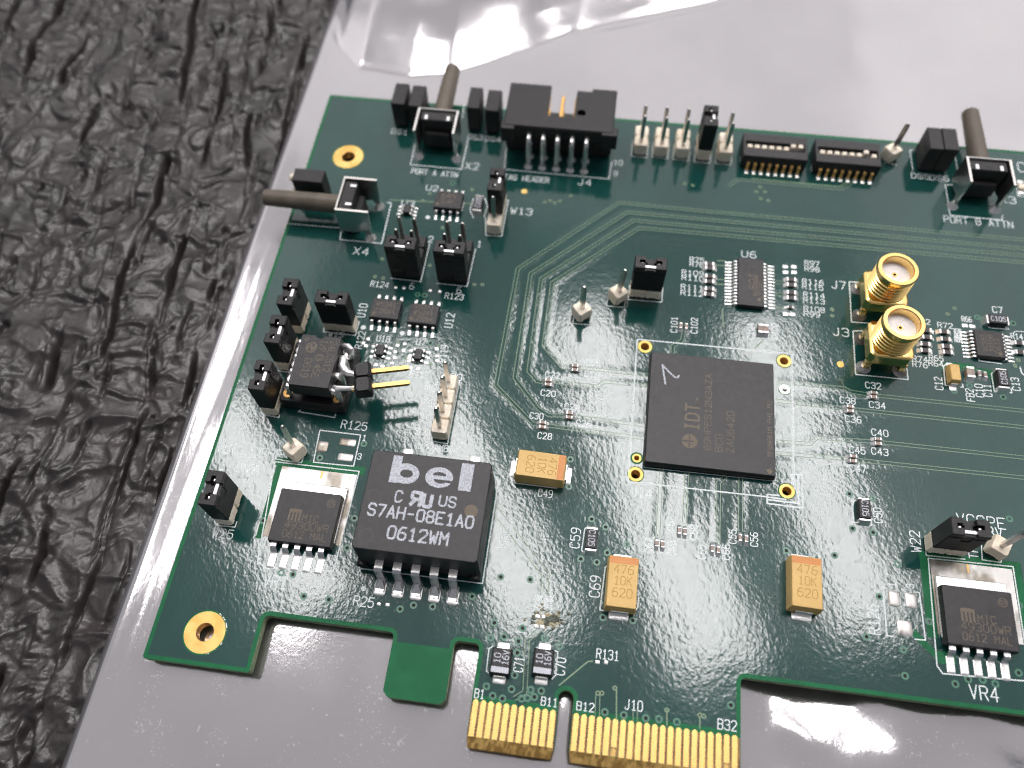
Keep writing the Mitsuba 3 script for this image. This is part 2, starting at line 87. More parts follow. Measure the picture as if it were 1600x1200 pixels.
# ------------------------------------------------------------------ materials
def rgb(c): return {'type': 'rgb', 'value': list(c)} if isinstance(c, (tuple, list)) else c
def pri(key, col, rough=.5, metal=0., spec=.5, bump=None, h=1e-6, eps=5e-5, **kw):
    b = {'type': 'principled', 'base_color': rgb(col), 'roughness': rough, 'metallic': metal, 'specular': spec, **kw}
    if bump is not None: b = {'type': 'bumpmap', 'scale': h, 'arbitrary': mikit.proc(bump, eps), 'bsdf': b}
    scene[key] = {'type': 'twosided', 'bsdf': b}
N = mikit.noise
def f_mask(p, n, uv):                              # the orange peel of the solder mask, a weave and slow waves below it
    x, y = p.x*1000, p.y*1000
    a = N(x*2.3+.4*y, y*1.8-.25*x, 3.) + .6*N(x*4.9, y*4.1, 9.)
    return a + 4.0*N(x*.24, y*.17, 5.)
def col(a, b, sx, sy, sz=None, lo=.3, hi=.7):
    sz = sx if sz is None else sz
    def f(p, n, uv):
        return mikit.mix(a, b, mikit.smoothstep(lo, hi, mikit.fbm(p.x*sx, p.y*sy, p.z*sz)))
    return mikit.proc(f)
def f_grain(p, n, uv): return N(p.x*9000, p.y*9000, p.z*9000)+.5*N(p.x*20000, p.y*20000, p.z*20000)
pri('m_mask', col((.0072, .050, .0435), (.0092, .059, .0515), 120, 90), .10, spec=.70, bump=f_mask, h=5.7e-6)
pri('m_mask_light', col((.009, .122, .048), (.012, .148, .058), 300, 300), .45, spec=.18, bump=f_mask, h=5e-6)
pri('m_trace', (.17, .26, .155), .3, spec=.5)
pri('m_fr4', col((.16, .22, .10), (.30, .34, .18), 900, 900), .6)
pri('m_bevel', col((.30, .17, .045), (.62, .40, .13), 2500, 700, lo=.35, hi=.65), .45, metal=.45)
pri('m_silk', (.78, .82, .82), .5, spec=.3)
pri('m_epoxy', col((.0175, .0152, .0170), (.0245, .0215, .0240), 1500, 1500), .45, spec=.5, bump=f_grain, h=9e-6, eps=2e-5)
pri('m_plastic', (.013, .012, .0125), .46, spec=.45, bump=f_grain, h=4e-6, eps=2e-5)
pri('m_led', (.016, .014, .0145), .5, spec=.5, bump=f_grain, h=8e-6, eps=2e-5)
pri('m_cream', col((.86, .74, .58), (.93, .83, .68), 400, 400), .5, spec=.4)
pri('m_tin', (.88, .86, .845), .36, 1., bump=f_grain, h=5e-6, eps=3e-5)
pri('m_steel', (.72, .69, .66), .28, 1., bump=f_grain, h=3e-6, eps=3e-5)
def f_sold(p, n, uv): return N(p.x*1700, p.y*1700, p.z*1700)
pri('m_solder', (.90, .88, .86), .34, .85, bump=f_sold, h=6e-5, eps=4e-5)
pri('m_padtin', col((.27, .24, .20), (.58, .56, .54), 420, 260, lo=.38, hi=.60), .40, .75, bump=f_sold, h=4e-5, eps=4e-5)
pri('m_gold', (.84, .50, .17), .36, .8, bump=f_grain, h=8e-7, eps=3e-5)
pri('m_goldmatte', col((.78, .46, .12), (.92, .60, .20), 500, 500), .45, .55)
pri('m_sma', (.98, .68, .26), .2, 1.)
pri('m_ptfe', (.84, .79, .78), .45)
pri('m_tant', col((.71, .455, .155), (.77, .505, .185), 260, 260), .45, spec=.35)
pri('m_tantband', (.66, .24, .045), .4)
pri('m_mark', (.155, .122, .088), .6)
pri('m_marktant', (.56, .32, .08), .6)
pri('m_print', col((.36, .37, .42), (.58, .59, .64), 7000, 7000, lo=.3, hi=.6), .6)
pri('m_bandgrey', (.58, .59, .64), .5)
pri('m_ceramic', col((.30, .22, .18), (.38, .29, .25), 900, 900), .45)
pri('m_res', (.045, .037, .036), .4)
pri('m_resend', (.84, .81, .79), .32, .9)
pri('m_plunger', col((.115, .095, .072), (.15, .125, .098), 600, 80), .45, spec=.4)
pri('m_hole', (.006, .006, .006), .7)
pri('m_via', (.05, .18, .115), .3, spec=.6)
pri('m_flux', col((.05, .06, .035), (.42, .36, .22), 1500, 1500, lo=.4, hi=.6), .25)
def f_bag(p, n, uv):
    x, y = p.x*1000, p.y*1000
    return .5*N(x*3.1, y*2.7, 1.)+.25*N(x*7.3, y*6.9, 2.)+3.*N(x*.21, y*.17, 4.)
def f_bagc(p, n, uv):                              # film tone with pale dust specks lying on it
    x, y = p.x*1000, p.y*1000
    d = mikit.smoothstep(.93, .97, N(x*1.9, y*1.7, 31.)*(.75+.35*N(x*.4, y*.5, 3.))) + .8*mikit.smoothstep(.88, .95, N(x*4.3, y*4.6, 41.)*(.7+.45*N(x*.3, y*.35, 6.)))
    d = d*(1-mikit.smoothstep(8., 60., y))
    return mikit.mix(mikit.mix((.445, .43, .448), (.52, .50, .515), mikit.fbm(x*.07, y*.06, 5.)), (.75, .74, .73), dr.minimum(d, 1)*.75)
def f_bagr(p, n, uv):
    x, y = p.x*1000, p.y*1000
    return .085+.07*mikit.fbm(x*.12, y*.1, 2.)
pri('m_bag', mikit.proc(f_bagc), mikit.proc(f_bagr), .86, spec=.5, bump=f_bag, h=7e-6, eps=6e-5)
def f_foam(p, n, uv):
    x, y = p.x*1000, p.y*1000
    return mikit.fbm(x*.9, y*.7, 2.)+.25*N(x*4., y*3.3, 1.)
pri('m_foam', col((.026, .0215, .0208), (.043, .036, .0345), 260, 200), .35, spec=.6, bump=f_foam, h=9e-5, eps=8e-5)

# ------------------------------------------------------------------ helpers
def tr(x=0, y=0, z=0, rz=0, rx=0, ry=0):
    m = np.eye(4); a, b, c = (math.radians(v) for v in (rx, ry, rz))
    X = np.array([[1, 0, 0], [0, math.cos(a), -math.sin(a)], [0, math.sin(a), math.cos(a)]])
    Y = np.array([[math.cos(b), 0, math.sin(b)], [0, 1, 0], [-math.sin(b), 0, math.cos(b)]])
    Z = np.array([[math.cos(c), -math.sin(c), 0], [math.sin(c), math.cos(c), 0], [0, 0, 1]])
    m[:3, :3] = Z @ Y @ X; m[:3, 3] = (x, y, z)
    return m
I4 = np.eye(4)
used, shapes = {}, {}
def num(key):
    n = used.get(key, 0); used[key] = n+1
    return key if n == 0 else f'{key}_{n:03d}'
def put(key, mesh, mat, m=I4, label=None, smooth=35, stuff=False):
    """One entry of the scene; mesh is a mesh or (name, function) of a shape that is built once and shared."""
    if isinstance(mesh, tuple) and isinstance(mesh[0], str):
        k = (mesh[0], mat)
        if k not in shapes: shapes[k] = mikit.ply(mesh[1](), mat, smooth)
        d = shapes[k]
    else: d = mikit.ply(mesh, mat, smooth)
    scene[key] = {**d, 'to_world': T(MM @ m)}
    if label or stuff:
        labels[key] = {**({'label': label} if label else {}), **({'kind': 'stuff'} if stuff else {})}
    return key
B = 'circuit_board'
def part(parent, name, mesh, mat, m=I4, label=None, **k): return put(num(f'{parent}__{name}'), mesh, mat, m, label, **k)
def comp(name, label=None):
    k = num(f'{B}__{name}')
    if label: labels[k] = {'label': label}
    return k
def thing(name, label, cat, group=None):
    k = num(name); labels[k] = {'label': label, 'category': cat, **({'group': group} if group else {})}
    return k
cat = lambda *m: trimesh.util.concatenate([x for x in m])
def hull(pts): return trimesh.Trimesh(np.asarray(pts, float)).convex_hull if False else trimesh.convex.convex_hull(np.asarray(pts, float))
def cbox(x0, x1, y0, y1, z0, z1, c=.1):
    c = min(c, (x1-x0)*.3, (y1-y0)*.3, (z1-z0)*.3); P = []
    for sx in (0, 1):
        for sy in (0, 1):
            for sz in (0, 1):
                X, Y, Z = (x0, x1)[sx], (y0, y1)[sy], (z0, z1)[sz]; dx, dy, dz = c*(1-2*sx), c*(1-2*sy), c*(1-2*sz)
                P += [(X+dx, Y+dy, Z), (X+dx, Y, Z+dz), (X, Y+dy, Z+dz)]
    return hull(P)
def loft(levels, ch=.15):
    """A convex body from rectangles (z, half x, half y) with cut corners."""
    P = []
    for z, a, b in levels:
        for sx in (-1, 1):
            for sy in (-1, 1): P += [(sx*(a-ch), sy*b, z), (sx*a, sy*(b-ch), z)]
    return hull(P)
def body(a, b, z0, z1, d=.12, ch=.12, e=.06):        # moulded chip body: half sizes a, b
    zm = (z0+z1)/2
    return loft([(z0, a-d, b-d), (zm, a, b), (z1-e, a-d*.8, b-d*.8), (z1, a-d-e, b-d-e)], ch)
def strip(path, w, th=.2):                            # a bent strip of sheet metal: path in y, z; width along x
    g = LineString(path).buffer(th/2, cap_style=2, join_style=1, quad_segs=3)
    m = trimesh.creation.extrude_polygon(g, w, engine='earcut'); v = m.vertices.copy()
    m.vertices = np.stack([v[:, 2]-w/2, v[:, 0], v[:, 1]], 1); m.invert() if m.volume < 0 else None
    return m
def tube(path, r, n=8):
    P = np.asarray(path, float); r = np.broadcast_to(r, len(P)); V, F = [], []
    tg = np.gradient(P, axis=0); tg /= np.linalg.norm(tg, axis=1, keepdims=True)
    ref = np.array([.13, .21, .97]) if abs(tg[0][2]) < .9 else np.array([1., 0, 0])
    for p, t_, q in zip(P, tg, r):
        u = np.cross(t_, ref); u /= np.linalg.norm(u); w = np.cross(t_, u)
        V += [p+q*(math.cos(2*math.pi*k/n)*u+math.sin(2*math.pi*k/n)*w) for k in range(n)]
    for i in range(len(P)-1):
        for k in range(n):
            a, b = i*n+k, i*n+(k+1) % n; F += [(a, b, b+n), (a, b+n, a+n)]
    V += [P[0], P[-1]]; L = len(V)
    for k in range(n): F += [(L-2, (k+1) % n, k), (L-1, L-2-n+k, L-2-n+(k+1) % n)]
    m = trimesh.Trimesh(V, F, process=False); m.fix_normals(); return m
def lathe(prof, n=48):
    m = trimesh.creation.revolve(np.asarray(prof, float), sections=n); m.fix_normals(); return m
def flat(g, z0=0., h=.02):
    gs = [x for x in getattr(g, 'geoms', [g]) if x.area > 1e-5]
    m = cat(*[trimesh.creation.extrude_polygon(x, h, engine='earcut') for x in gs]); m.apply_translation([0, 0, z0]); return m
def ring(r0, r1, z0=0., h=.03, n=24):
    return flat(Point(0, 0).buffer(r1, quad_segs=n//4).difference(Point(0, 0).buffer(r0, quad_segs=n//4)) if r0 else Point(0, 0).buffer(r1, quad_segs=n//4), z0, h)
def fillet(x, y, sx, sy, h=.16, z=.04):               # a soldered pad: a low pillow
    q = loft([(z, sx/2, sy/2), (z+h*.5, sx/2*.93, sy/2*.93), (z+h, sx/2*.6, sy/2*.6)], min(sx, sy)*.14); q.apply_translation([x, y, 0]); return q
def boolean(a, *cuts):
    def man(m): return manifold3d.Manifold(manifold3d.Mesh(np.asarray(m.vertices, np.float32), np.asarray(m.faces, np.uint32)))
    r = man(a)
    for c in cuts: r = r-man(c)
    o = r.to_mesh(); return trimesh.Trimesh(o.vert_properties[:, :3], o.tri_verts, process=False)

# ------------------------------------------------------------------ a stroke font (4 x 6 cells), as on a plotted silkscreen
FONT = {}
for line in '''A 0,0 2,6 4,0;0.7,2 3.3,2
B 0,0 0,6 3,6 4,5.3 4,3.8 3,3.2 0,3.2;3,3.2 4,2.4 4,.8 3,0 0,0
C 4,4.8 3.2,6 .8,6 0,4.8 0,1.2 .8,0 3.2,0 4,1.2
D 0,0 0,6 2.6,6 4,4.6 4,1.4 2.6,0 0,0
E 4,6 0,6 0,0 4,0;0,3.1 3,3.1
F 4,6 0,6 0,0;0,3.1 3,3.1
G 4,4.8 3.2,6 .8,6 0,4.8 0,1.2 .8,0 3.2,0 4,1.2 4,2.8 2.4,2.8
H 0,0 0,6;4,0 4,6;0,3.1 4,3.1
I 2,0 2,6;1,0 3,0;1,6 3,6
J 3.4,6 3.4,1.2 2.6,0 1,0 .2,1.2
K 0,0 0,6;4,6 0,2.6;1.3,3.6 4,0
L 0,6 0,0 4,0
M 0,0 0,6 2,2.8 4,6 4,0
N 0,0 0,6 4,0 4,6
O .8,0 0,1.2 0,4.8 .8,6 3.2,6 4,4.8 4,1.2 3.2,0 .8,0
P 0,0 0,6 3,6 4,5.2 4,3.6 3,2.8 0,2.8
Q .8,0 0,1.2 0,4.8 .8,6 3.2,6 4,4.8 4,1.2 3.2,0 .8,0;2.6,1.4 4,-.2
R 0,0 0,6 3,6 4,5.2 4,3.8 3,3.1 0,3.1;2.2,3.1 4,0
S 4,5 3.2,6 .8,6 0,5 0,3.9 .8,3.2 3.2,2.8 4,2.1 4,1 3.2,0 .8,0 0,1
T 2,0 2,6;0,6 4,6
U 0,6 0,1.2 .8,0 3.2,0 4,1.2 4,6
V 0,6 2,0 4,6
W 0,6 .9,0 2,4 3.1,0 4,6
X 0,0 4,6;0,6 4,0
Y 0,6 2,3.2 4,6;2,3.2 2,0
Z 0,6 4,6 0,0 4,0
0 .8,0 0,1.2 0,4.8 .8,6 3.2,6 4,4.8 4,1.2 3.2,0 .8,0
1 .9,4.8 2.2,6 2.2,0;1,0 3.4,0
2 0,4.9 .8,6 3.2,6 4,5 4,3.9 0,0 4,0
3 0,5.2 .8,6 3.2,6 4,5.2 4,3.9 3.2,3.2 1.6,3.2;3.2,3.2 4,2.4 4,.9 3.2,0 .8,0 0,.9
4 3,0 3,6 0,1.9 4,1.9
5 3.8,6 .3,6 0,3.3 1,3.8 3,3.8 4,2.9 4,1 3,0 .9,0 0,.9
6 3.6,6 1.4,6 0,3.8 0,1 .9,0 3.1,0 4,1 4,2.5 3.1,3.4 .9,3.4 0,2.5
7 0,6 4,6 1.4,0
8 1,3.2 .1,4 .1,5.2 1,6 3,6 3.9,5.2 3.9,4 3,3.2 1,3.2 0,2.3 0,.9 1,0 3,0 4,.9 4,2.3 3,3.2
9 .4,0 2.6,0 4,2.2 4,5 3.1,6 .9,6 0,5 0,3.6 .9,2.7 3.1,2.7 4,3.6
- .6,3 3.4,3
_ 0,-.6 4,-.6
. 1.7,0 2.1,0
/ 0,0 4,6
: 2,1 2,1.3;2,4 2,4.3'''.split('\n'):
    FONT[line[0]] = [[tuple(map(float, p.split(','))) for p in s.split()] for s in line[2:].split(';')]
def letters(text, h, length=None, wd=.15, adv=5.7):
    s = h/6; k = 1.0
    if length: k = length/max((len(text)*adv-(adv-4))*s, .3)
    if len(text) == 1: k = .85
    ls = [LineString([((i*adv+x)*s*k, y*s) for x, y in st]) for i, ch in enumerate(text) if ch in FONT for st in FONT[ch]]
    return unary_union([g.buffer(wd/2, quad_segs=2) for g in ls])
def engrave(parent, rows, mat, z, m, name='lettering', label=None):
    """rows: (text, x, y, turn, height, length, stroke) on a face at height z of the part placed by m."""
    g = unary_union([affinity.translate(affinity.rotate(letters(t_, h, L, wd), a, origin=(0, 0)), x, y) for t_, x, y, a, h, L, wd in rows])
    return part(parent, name, flat(g, z+.004, .012), mat, m, label, smooth=False)
rnd = random.Random(7)

# ------------------------------------------------------------------ the black crinkled foam sheet
def sfbm(x, y, sx, sy, o, seed): return meshkit.fbm(np.stack([x/sx, y/sy, np.full_like(x, seed*3.7)], -1), o, seed)
def grid(xs, ys, zf):
    X, Y = np.meshgrid(xs, ys); Z = zf(X, Y); nx, ny = len(xs), len(ys)
    V = np.stack([X, Y, Z], -1).reshape(-1, 3); i = np.arange(nx*ny).reshape(ny, nx)
    a, b, c, d = i[:-1, :-1].ravel(), i[:-1, 1:].ravel(), i[1:, 1:].ravel(), i[1:, :-1].ravel()
    return trimesh.Trimesh(V, np.vstack([np.stack([a, b, c], 1), np.stack([a, c, d], 1)]), process=False)
BAGZ = -2.9
def foam_z(x, y):
    u = x+9*(sfbm(x, y, 15, 20, 2, 1)-.5)+.12*y
    v = y+7*(sfbm(x, y, 11, 11, 2, 2)-.5)
    z = np.zeros_like(x)
    for per, dep, wd, sd, ln in ((8.1, 2.6, .05, 3, 11), (5.6, 1.1, .06, 4, 6)):   # broken lengthwise grooves
        k = u/per+sd*.37; f = np.abs(k-np.round(k)); on = np.clip((sfbm(np.round(k)*31., v, 1, ln, 2, 5+sd)-.46)*6, 0, 1)
        z -= dep*on*np.exp(-(f/wd)**2)
    wx, wy = u+3.2*(sfbm(u, v, 5, 6, 2, 31)-.5)*2, v+3.2*(sfbm(u, v, 6, 5, 2, 32)-.5)*2
    z += 1.15*sfbm(wx, wy, 4.6, 4.4, 1, 13)+.75*sfbm(wx+5, wy, 2.2, 2.0, 1, 33)+1.2*sfbm(x, y, 16, 22, 1, 34)
    crease = lambda n, p: (1-np.abs(2*n-1))**p                              # folds of the thin skin
    z += .55*crease(sfbm(wx, wy, 5.6, 4.6, 1, 11), 8)+.34*crease(sfbm(wx+9, wy, 2.9, 2.5, 1, 12), 7)
    busy = np.clip((sfbm(x, y, 7, 8, 2, 14)-.36)*5, 0, 1)                   # patches of fine crinkles
    z += busy*(.30*crease(sfbm(wx, wy, 1.5, 1.8, 1, 16), 4)+.13*crease(sfbm(u, v, .9, .8, 1, 17), 2))
    pit = np.clip((sfbm(u, v, 2.2, 4.4, 2, 15)-.69)*9, 0, 1); z -= 1.3*pit
    return np.minimum(z-6.4, -3.45)
fm = grid(np.arange(-185, -42, .26), np.arange(-75, 235, .34), foam_z)
far = grid(np.array([-42.0, 0, 100, 260]), np.array([-75., 0, 120, 234.9]), lambda x, y: x*0-4.6)
put('foam_sheet', cat(fm, far), 'm_foam', smooth=True)
labels['foam_sheet'] = {'label': 'black crinkled foam sheet with rough lengthwise grooves under the silver bag', 'kind': 'structure', 'category': 'foam sheet'}

# ------------------------------------------------------------------ the silver anti-static bag
WX = np.array([-60, -49.5, -42.3, -31.5, -24, -12, .4, 20, 28, 45, 70]); WY = np.array([138, 125, 117.2, 115.8, 117.6, 124.7, 133, 142, 145.5, 154, 170])
def bag_z(x, y):
    z = BAGZ+.62*(sfbm(x, y, 20, 24, 1, 21)-.5)+.15*(sfbm(x, y, 8, 11, 1, 22)-.5)
    z -= 1.2*np.clip((x-30)/9, 0, 1)**2*(3-2*np.clip((x-30)/9, 0, 1))*np.exp(-((y-4)/26)**4)
    e = np.clip(-46.5-x, 0, 4.3); z += .02*e+.022*e**2; e = np.clip(-50.9-x, 0, 3); z -= .5*e**2
    z += .04*np.exp(-((x+49.6)/.25)**2)+.03*np.exp(-((x+47.4)/.4)**2)+.05*np.exp(-((x+45.5)/1.3)**2)*(sfbm(x, y, 9, 12, 2, 25)-.2)
    d = y-np.interp(x, WX, WY); d = d+1.5*(sfbm(x, y, 12, 12, 2, 23)-.5)
    fade = np.clip((x+52)/5, 0, 1)*np.clip((62-x)/30, 0, 1)
    z += fade*(np.where(d > 0, 6.5*(1-np.exp(-np.maximum(d, 0)**2/(24.*(np.maximum(d, 0)+5.))))+.5*sfbm(x, y, 13, 20, 1, 24)*np.clip(d/8, 0, 1), 0)-.35*np.exp(-((d+.8)/1.8)**2))
    rip = np.clip((x-26)/14, 0, 1)*np.exp(-((y-1)/11)**2)                     # loose ripples in front of the board
    z += rip*(1.05*(sfbm(x+.6*y, y, 7.5, 9, 1, 27)-.5)+.40*(sfbm(x-.5*y, y, 4.2, 6, 1, 28)-.5))
    z += .25*np.exp(-((x-11.5)/2.2)**2)*np.exp(-((y+1)/6)**2)
    return z
bg = grid(np.arange(-52.2, 130, .55), np.arange(-60, 215, .6), bag_z)
put('antistatic_bag', bg, 'm_bag', smooth=True)
labels['antistatic_bag'] = {'label': 'silver grey anti-static bag lying flat under the green circuit board', 'category': 'bag'}

# ------------------------------------------------------------------ the circuit board: outline, layers, edge contacts
labels[B] = {'label': 'green circuit board with soldered parts and gold edge contacts lying on the silver bag', 'category': 'circuit board'}
def rounded(pts, r=.5):
    g = Polygon(pts); return g.buffer(r).buffer(-2*r).buffer(r)
outline = Polygon([(-44.95, 105.45), (-44.95, -.6), (-30.25, -.6), (-30.25, 7.0), (-12.2, 7.0), (-12.2, -.5), (-11.5, -1.2), (-4.6, -1.2), (-4.0, -.55), (-4.0, 7.0), (-.55, 7.0), (-.55, -4.45),
    (10.5, -4.45), (10.5, .5), (12.5, .5), (12.5, -4.45), (33.72, -4.45), (33.72, 7.15), (124, 7.15), (124, 105.45)])
slot = Polygon([(10.5, -4.6), (12.5, -4.6), (12.5, 1.65)]+[(11.5+math.cos(a)*1.0, 1.65+math.sin(a)*1.0) for a in np.linspace(0, math.pi, 13)]+[(10.5, 1.65)])
solid = unary_union([outline, sbox(10.4, -4.45, 12.6, .6)]).buffer(-.35).buffer(.35, quad_segs=4)
for (cx, cy) in ((-30.25, 7.0), (-12.2, 7.0), (-4.0, 7.0), (-.55, 7.0), (33.72, 7.15)):            # routed inner corners
    sx, sy = (1 if cx in (-30.25, -4.0, 33.72) else -1), -1
    q = sbox(min(cx, cx+sx*.7), min(cy, cy+sy*.7), max(cx, cx+sx*.7), max(cy, cy+sy*.7)).difference(Point(cx+sx*.7, cy+sy*.7).buffer(.7)); solid = solid.union(q.buffer(.01))
solid = solid.difference(slot)
HOLES = [(-37.67, 3.68), (-37.8, 90.1)]
GOLD = [(x, y, .72) for k, x, y in VIAS if k == 'gold']+[(x, y, .42) for k, x, y in VIAS if k in ('goldsmall', 'tin')]
drill = unary_union([Point(h).buffer(1.25) for h in HOLES]+[Point(x, y).buffer(r) for x, y, r in GOLD])
solid = solid.difference(drill)
if solid.geom_type != 'Polygon': solid = max(solid.geoms, key=lambda g: g.area)
part(B, 'substrate', flat(solid, -1.57, 1.53), 'm_fr4', smooth=False)
part(B, 'solder_mask', flat(solid.buffer(.02), -.04, .04), 'm_mask_light', smooth=False)
for x0, x1 in ((-.55, 10.5), (12.5, 33.72)):
    bv = hull([(x0, -4.44, -.01), (x1, -4.44, -.01), (x0+.25, -5.75, -.5), (x1-.25, -5.75, -.5), (x0+.35, -5.85, -.8), (x1-.35, -5.85, -.8), (x0+.25, -5.75, -1.1), (x1-.25, -5.75, -1.1), (x0, -4.44, -1.56), (x1, -4.44, -1.56)])
    part(B, 'bevelled_edge', bv, 'm_bevel', smooth=False)
pour = solid.buffer(-.55).difference(unary_union([sbox(-13, -3, -3.4, 5.8), sbox(-1, -6, 36, .55), sbox(-34.5, 17.3, -33.6, 29.9), sbox(-34.75, 28.6, -21.2, 29.9),
    sbox(58.2, 15.4, 59.5, 27.3), sbox(58.2, 26.2, 71.8, 27.3), sbox(70.6, 15.4, 71.8, 27.3), Polygon([(59.5, 12.2), (61.5, 12.2), (61.5, 13.8), (59, 13.8), (56.6, 16.3), (56.2, 15.3)]),
    Polygon([(64.4, 57.2), (65.2, 58.6), (69.4, 58.8), (69.9, 58.2), (74.4, 58.0), (74.4, 57.2), (73, 55.6), (72.3, 55.6), (71.2, 57.6), (67.4, 57.6), (66.9, 57.9)])]
    +[Point(h).buffer(3.0) for h in HOLES]))
part(B, 'ground_plane', flat(pour, .002, .033), 'm_mask', smooth=False, label='dark glossy green copper plane of the board')
for i, (x, y) in enumerate(HOLES):
    k = comp('mounting_hole', ['gold mounting ring with scratched rim at the front left corner', 'gold mounting ring near the back left corner'][i])
    part(k, 'ring', flat(Point(x, y).buffer(2.8, quad_segs=16).difference(Point(x, y).buffer(1.27, quad_segs=16)), .004, .045), 'm_goldmatte', smooth=False)
    part(k, 'barrel', lathe([(1.25, .03), (1.27, .03), (1.27, -1.5), (1.2, -1.5), (1.2, 0), (1.25, .03)], 32), 'm_gold', tr(x, y))
pri('m_gap', col((.16, .085, .022), (.30, .18, .055), 1500, 900), .45)
for x0, x1 in ((-.52, 10.47), (12.53, 33.69)): part(B, 'contact_bed', flat(sbox(x0, -4.43, x1, -.25), .001, .003), 'm_gap', smooth=False, label='brown bare laminate between the gold contacts')
fing = lambda L: (f'finger{L}', lambda: flat(sbox(-.34, -L, .34, -.3).union(Point(0, -.3).buffer(.34)).union(Point(0, -L+.3).buffer(.34) if L < 4.3 else Point(0, -.3).buffer(.3)), .004, .05))
for i in range(32):
    x = i if i < 11 else i+2
    L = 4.42 if i not in (16, 30) else 3.3
    part(B, 'edge_contact', fing(L), 'm_gold', tr(x, -.02), smooth=False)
    if L < 4: part(B, 'contact_stub', flat(sbox(x-.33, -4.43, x+.33, -3.5), .004, .02), 'm_bevel', smooth=False)

# ------------------------------------------------------------------ traces, vias, silkscreen
def thick(pts, wd): return LineString(pts).buffer(wd*.58, cap_style=2, join_style=2)
for kind, pts in TRACES:
    ls = LineString(pts)
    g = thick(pts, .16) if kind == 'single' else unary_union([(o if o.geom_type == 'LineString' else max(o.geoms, key=lambda a: a.length)).buffer(.055, cap_style=2, join_style=2) for o in (ls.parallel_offset(d, s, join_style=2) for d, s in ((({'pair': .27, 'wide': .5}[kind]), 'left'), (({'pair': .27, 'wide': .5}[kind]), 'right')))])
    part(B, 'trace', flat(g, .037, .018), 'm_trace', smooth=False)
    w2 = {'single': .35, 'pair': .75, 'wide': .95}[kind]; g2 = ls.buffer(w2, cap_style=2, join_style=2).intersection(pour)
    if kind == 'pair' and ls.length > 4:               # the mask swells gently over the copper
        V, F = [], []
        P = np.array(pts); seg = np.diff(P, axis=0); nn = np.stack([-seg[:, 1], seg[:, 0]], 1)/np.linalg.norm(seg, axis=1)[:, None]
        nv = np.vstack([nn[:1], nn[:-1]+nn[1:], nn[-1:]]); nv /= np.maximum((nv*np.vstack([nn[:1], nn])).sum(1), .3)[:, None]
        prof = [(-1.25, 0), (-.9, .008), (-.5, .034), (-.3, .042), (.3, .042), (.5, .034), (.9, .008), (1.25, 0)]
        for p, n_ in zip(P, nv): V += [(*(p+n_*a), .0355+b*.45) for a, b in prof]
        for i in range(len(P)-1):
            for j in range(7): a = i*8+j; F += [(a, a+8, a+9), (a, a+9, a+1)]
        sw = trimesh.Trimesh(V, F, process=False)
        part(B, 'trace_cover', sw, 'm_mask', smooth=True)
VR = {'ring': (.24, .5), 'small': (.14, .32), 'gold': (.72, 1.13), 'goldsmall': (.42, .7), 'tin': (.42, .8), 'dot': (0, .55)}
for kind, x, y in VIAS:
    r0, r1 = VR[kind]
    k = comp({'ring': 'via', 'small': 'via', 'gold': 'plated_hole', 'goldsmall': 'plated_hole', 'tin': 'plated_hole', 'dot': 'fiducial_dot'}[kind])
    mat = {'ring': 'm_via', 'small': 'm_trace', 'gold': 'm_goldmatte', 'goldsmall': 'm_goldmatte', 'tin': 'm_solder', 'dot': 'm_goldmatte'}[kind]
    part(k, 'ring' if r0 else 'dot', (kind+'ring', lambda: ring(r0, r1, .037, .05 if kind in ('gold', 'goldsmall', 'tin', 'dot') else .03, 24)), mat, tr(x, y), smooth=False)
    if kind in ('ring', 'small'): part(k, 'hole', (kind+'hole', lambda: ring(0, r0, .036, .012, 16)), 'm_hole' if rnd.random() < .6 else 'm_mask', tr(x, y), smooth=False)
    elif r0: part(k, 'barrel', (kind+'barrel', lambda: lathe([(r0, .05), (r0+.01, .05), (r0+.01, -1.5), (r0-.06, -1.5), (r0-.06, .02), (r0, .05)], 24)), mat, tr(x, y))
silk_z = .062
for s, x, y, a, L, h in TEXTS:
    part(B, 'lettering', flat(letters(s, h, L, .1+.04*h), silk_z, .012), 'm_silk', tr(x, y, 0, a), f'white printed marking {s}', smooth=False)
for wd, pts in OUTLINES:
    part(B, 'printed_outline', flat(LineString(pts).buffer(wd*.58, cap_style=2, join_style=1, quad_segs=2), silk_z, .01), 'm_silk', smooth=False)
for x, y, r in ((-17.6, 12.2, .36), (-26.9, 53.9, .42), (-20.4, 53.6, .42), (-20.6, 77.7, .4)): part(B, 'printed_dot', flat(Point(x, y).buffer(r), silk_z, .01), 'm_silk', smooth=False)

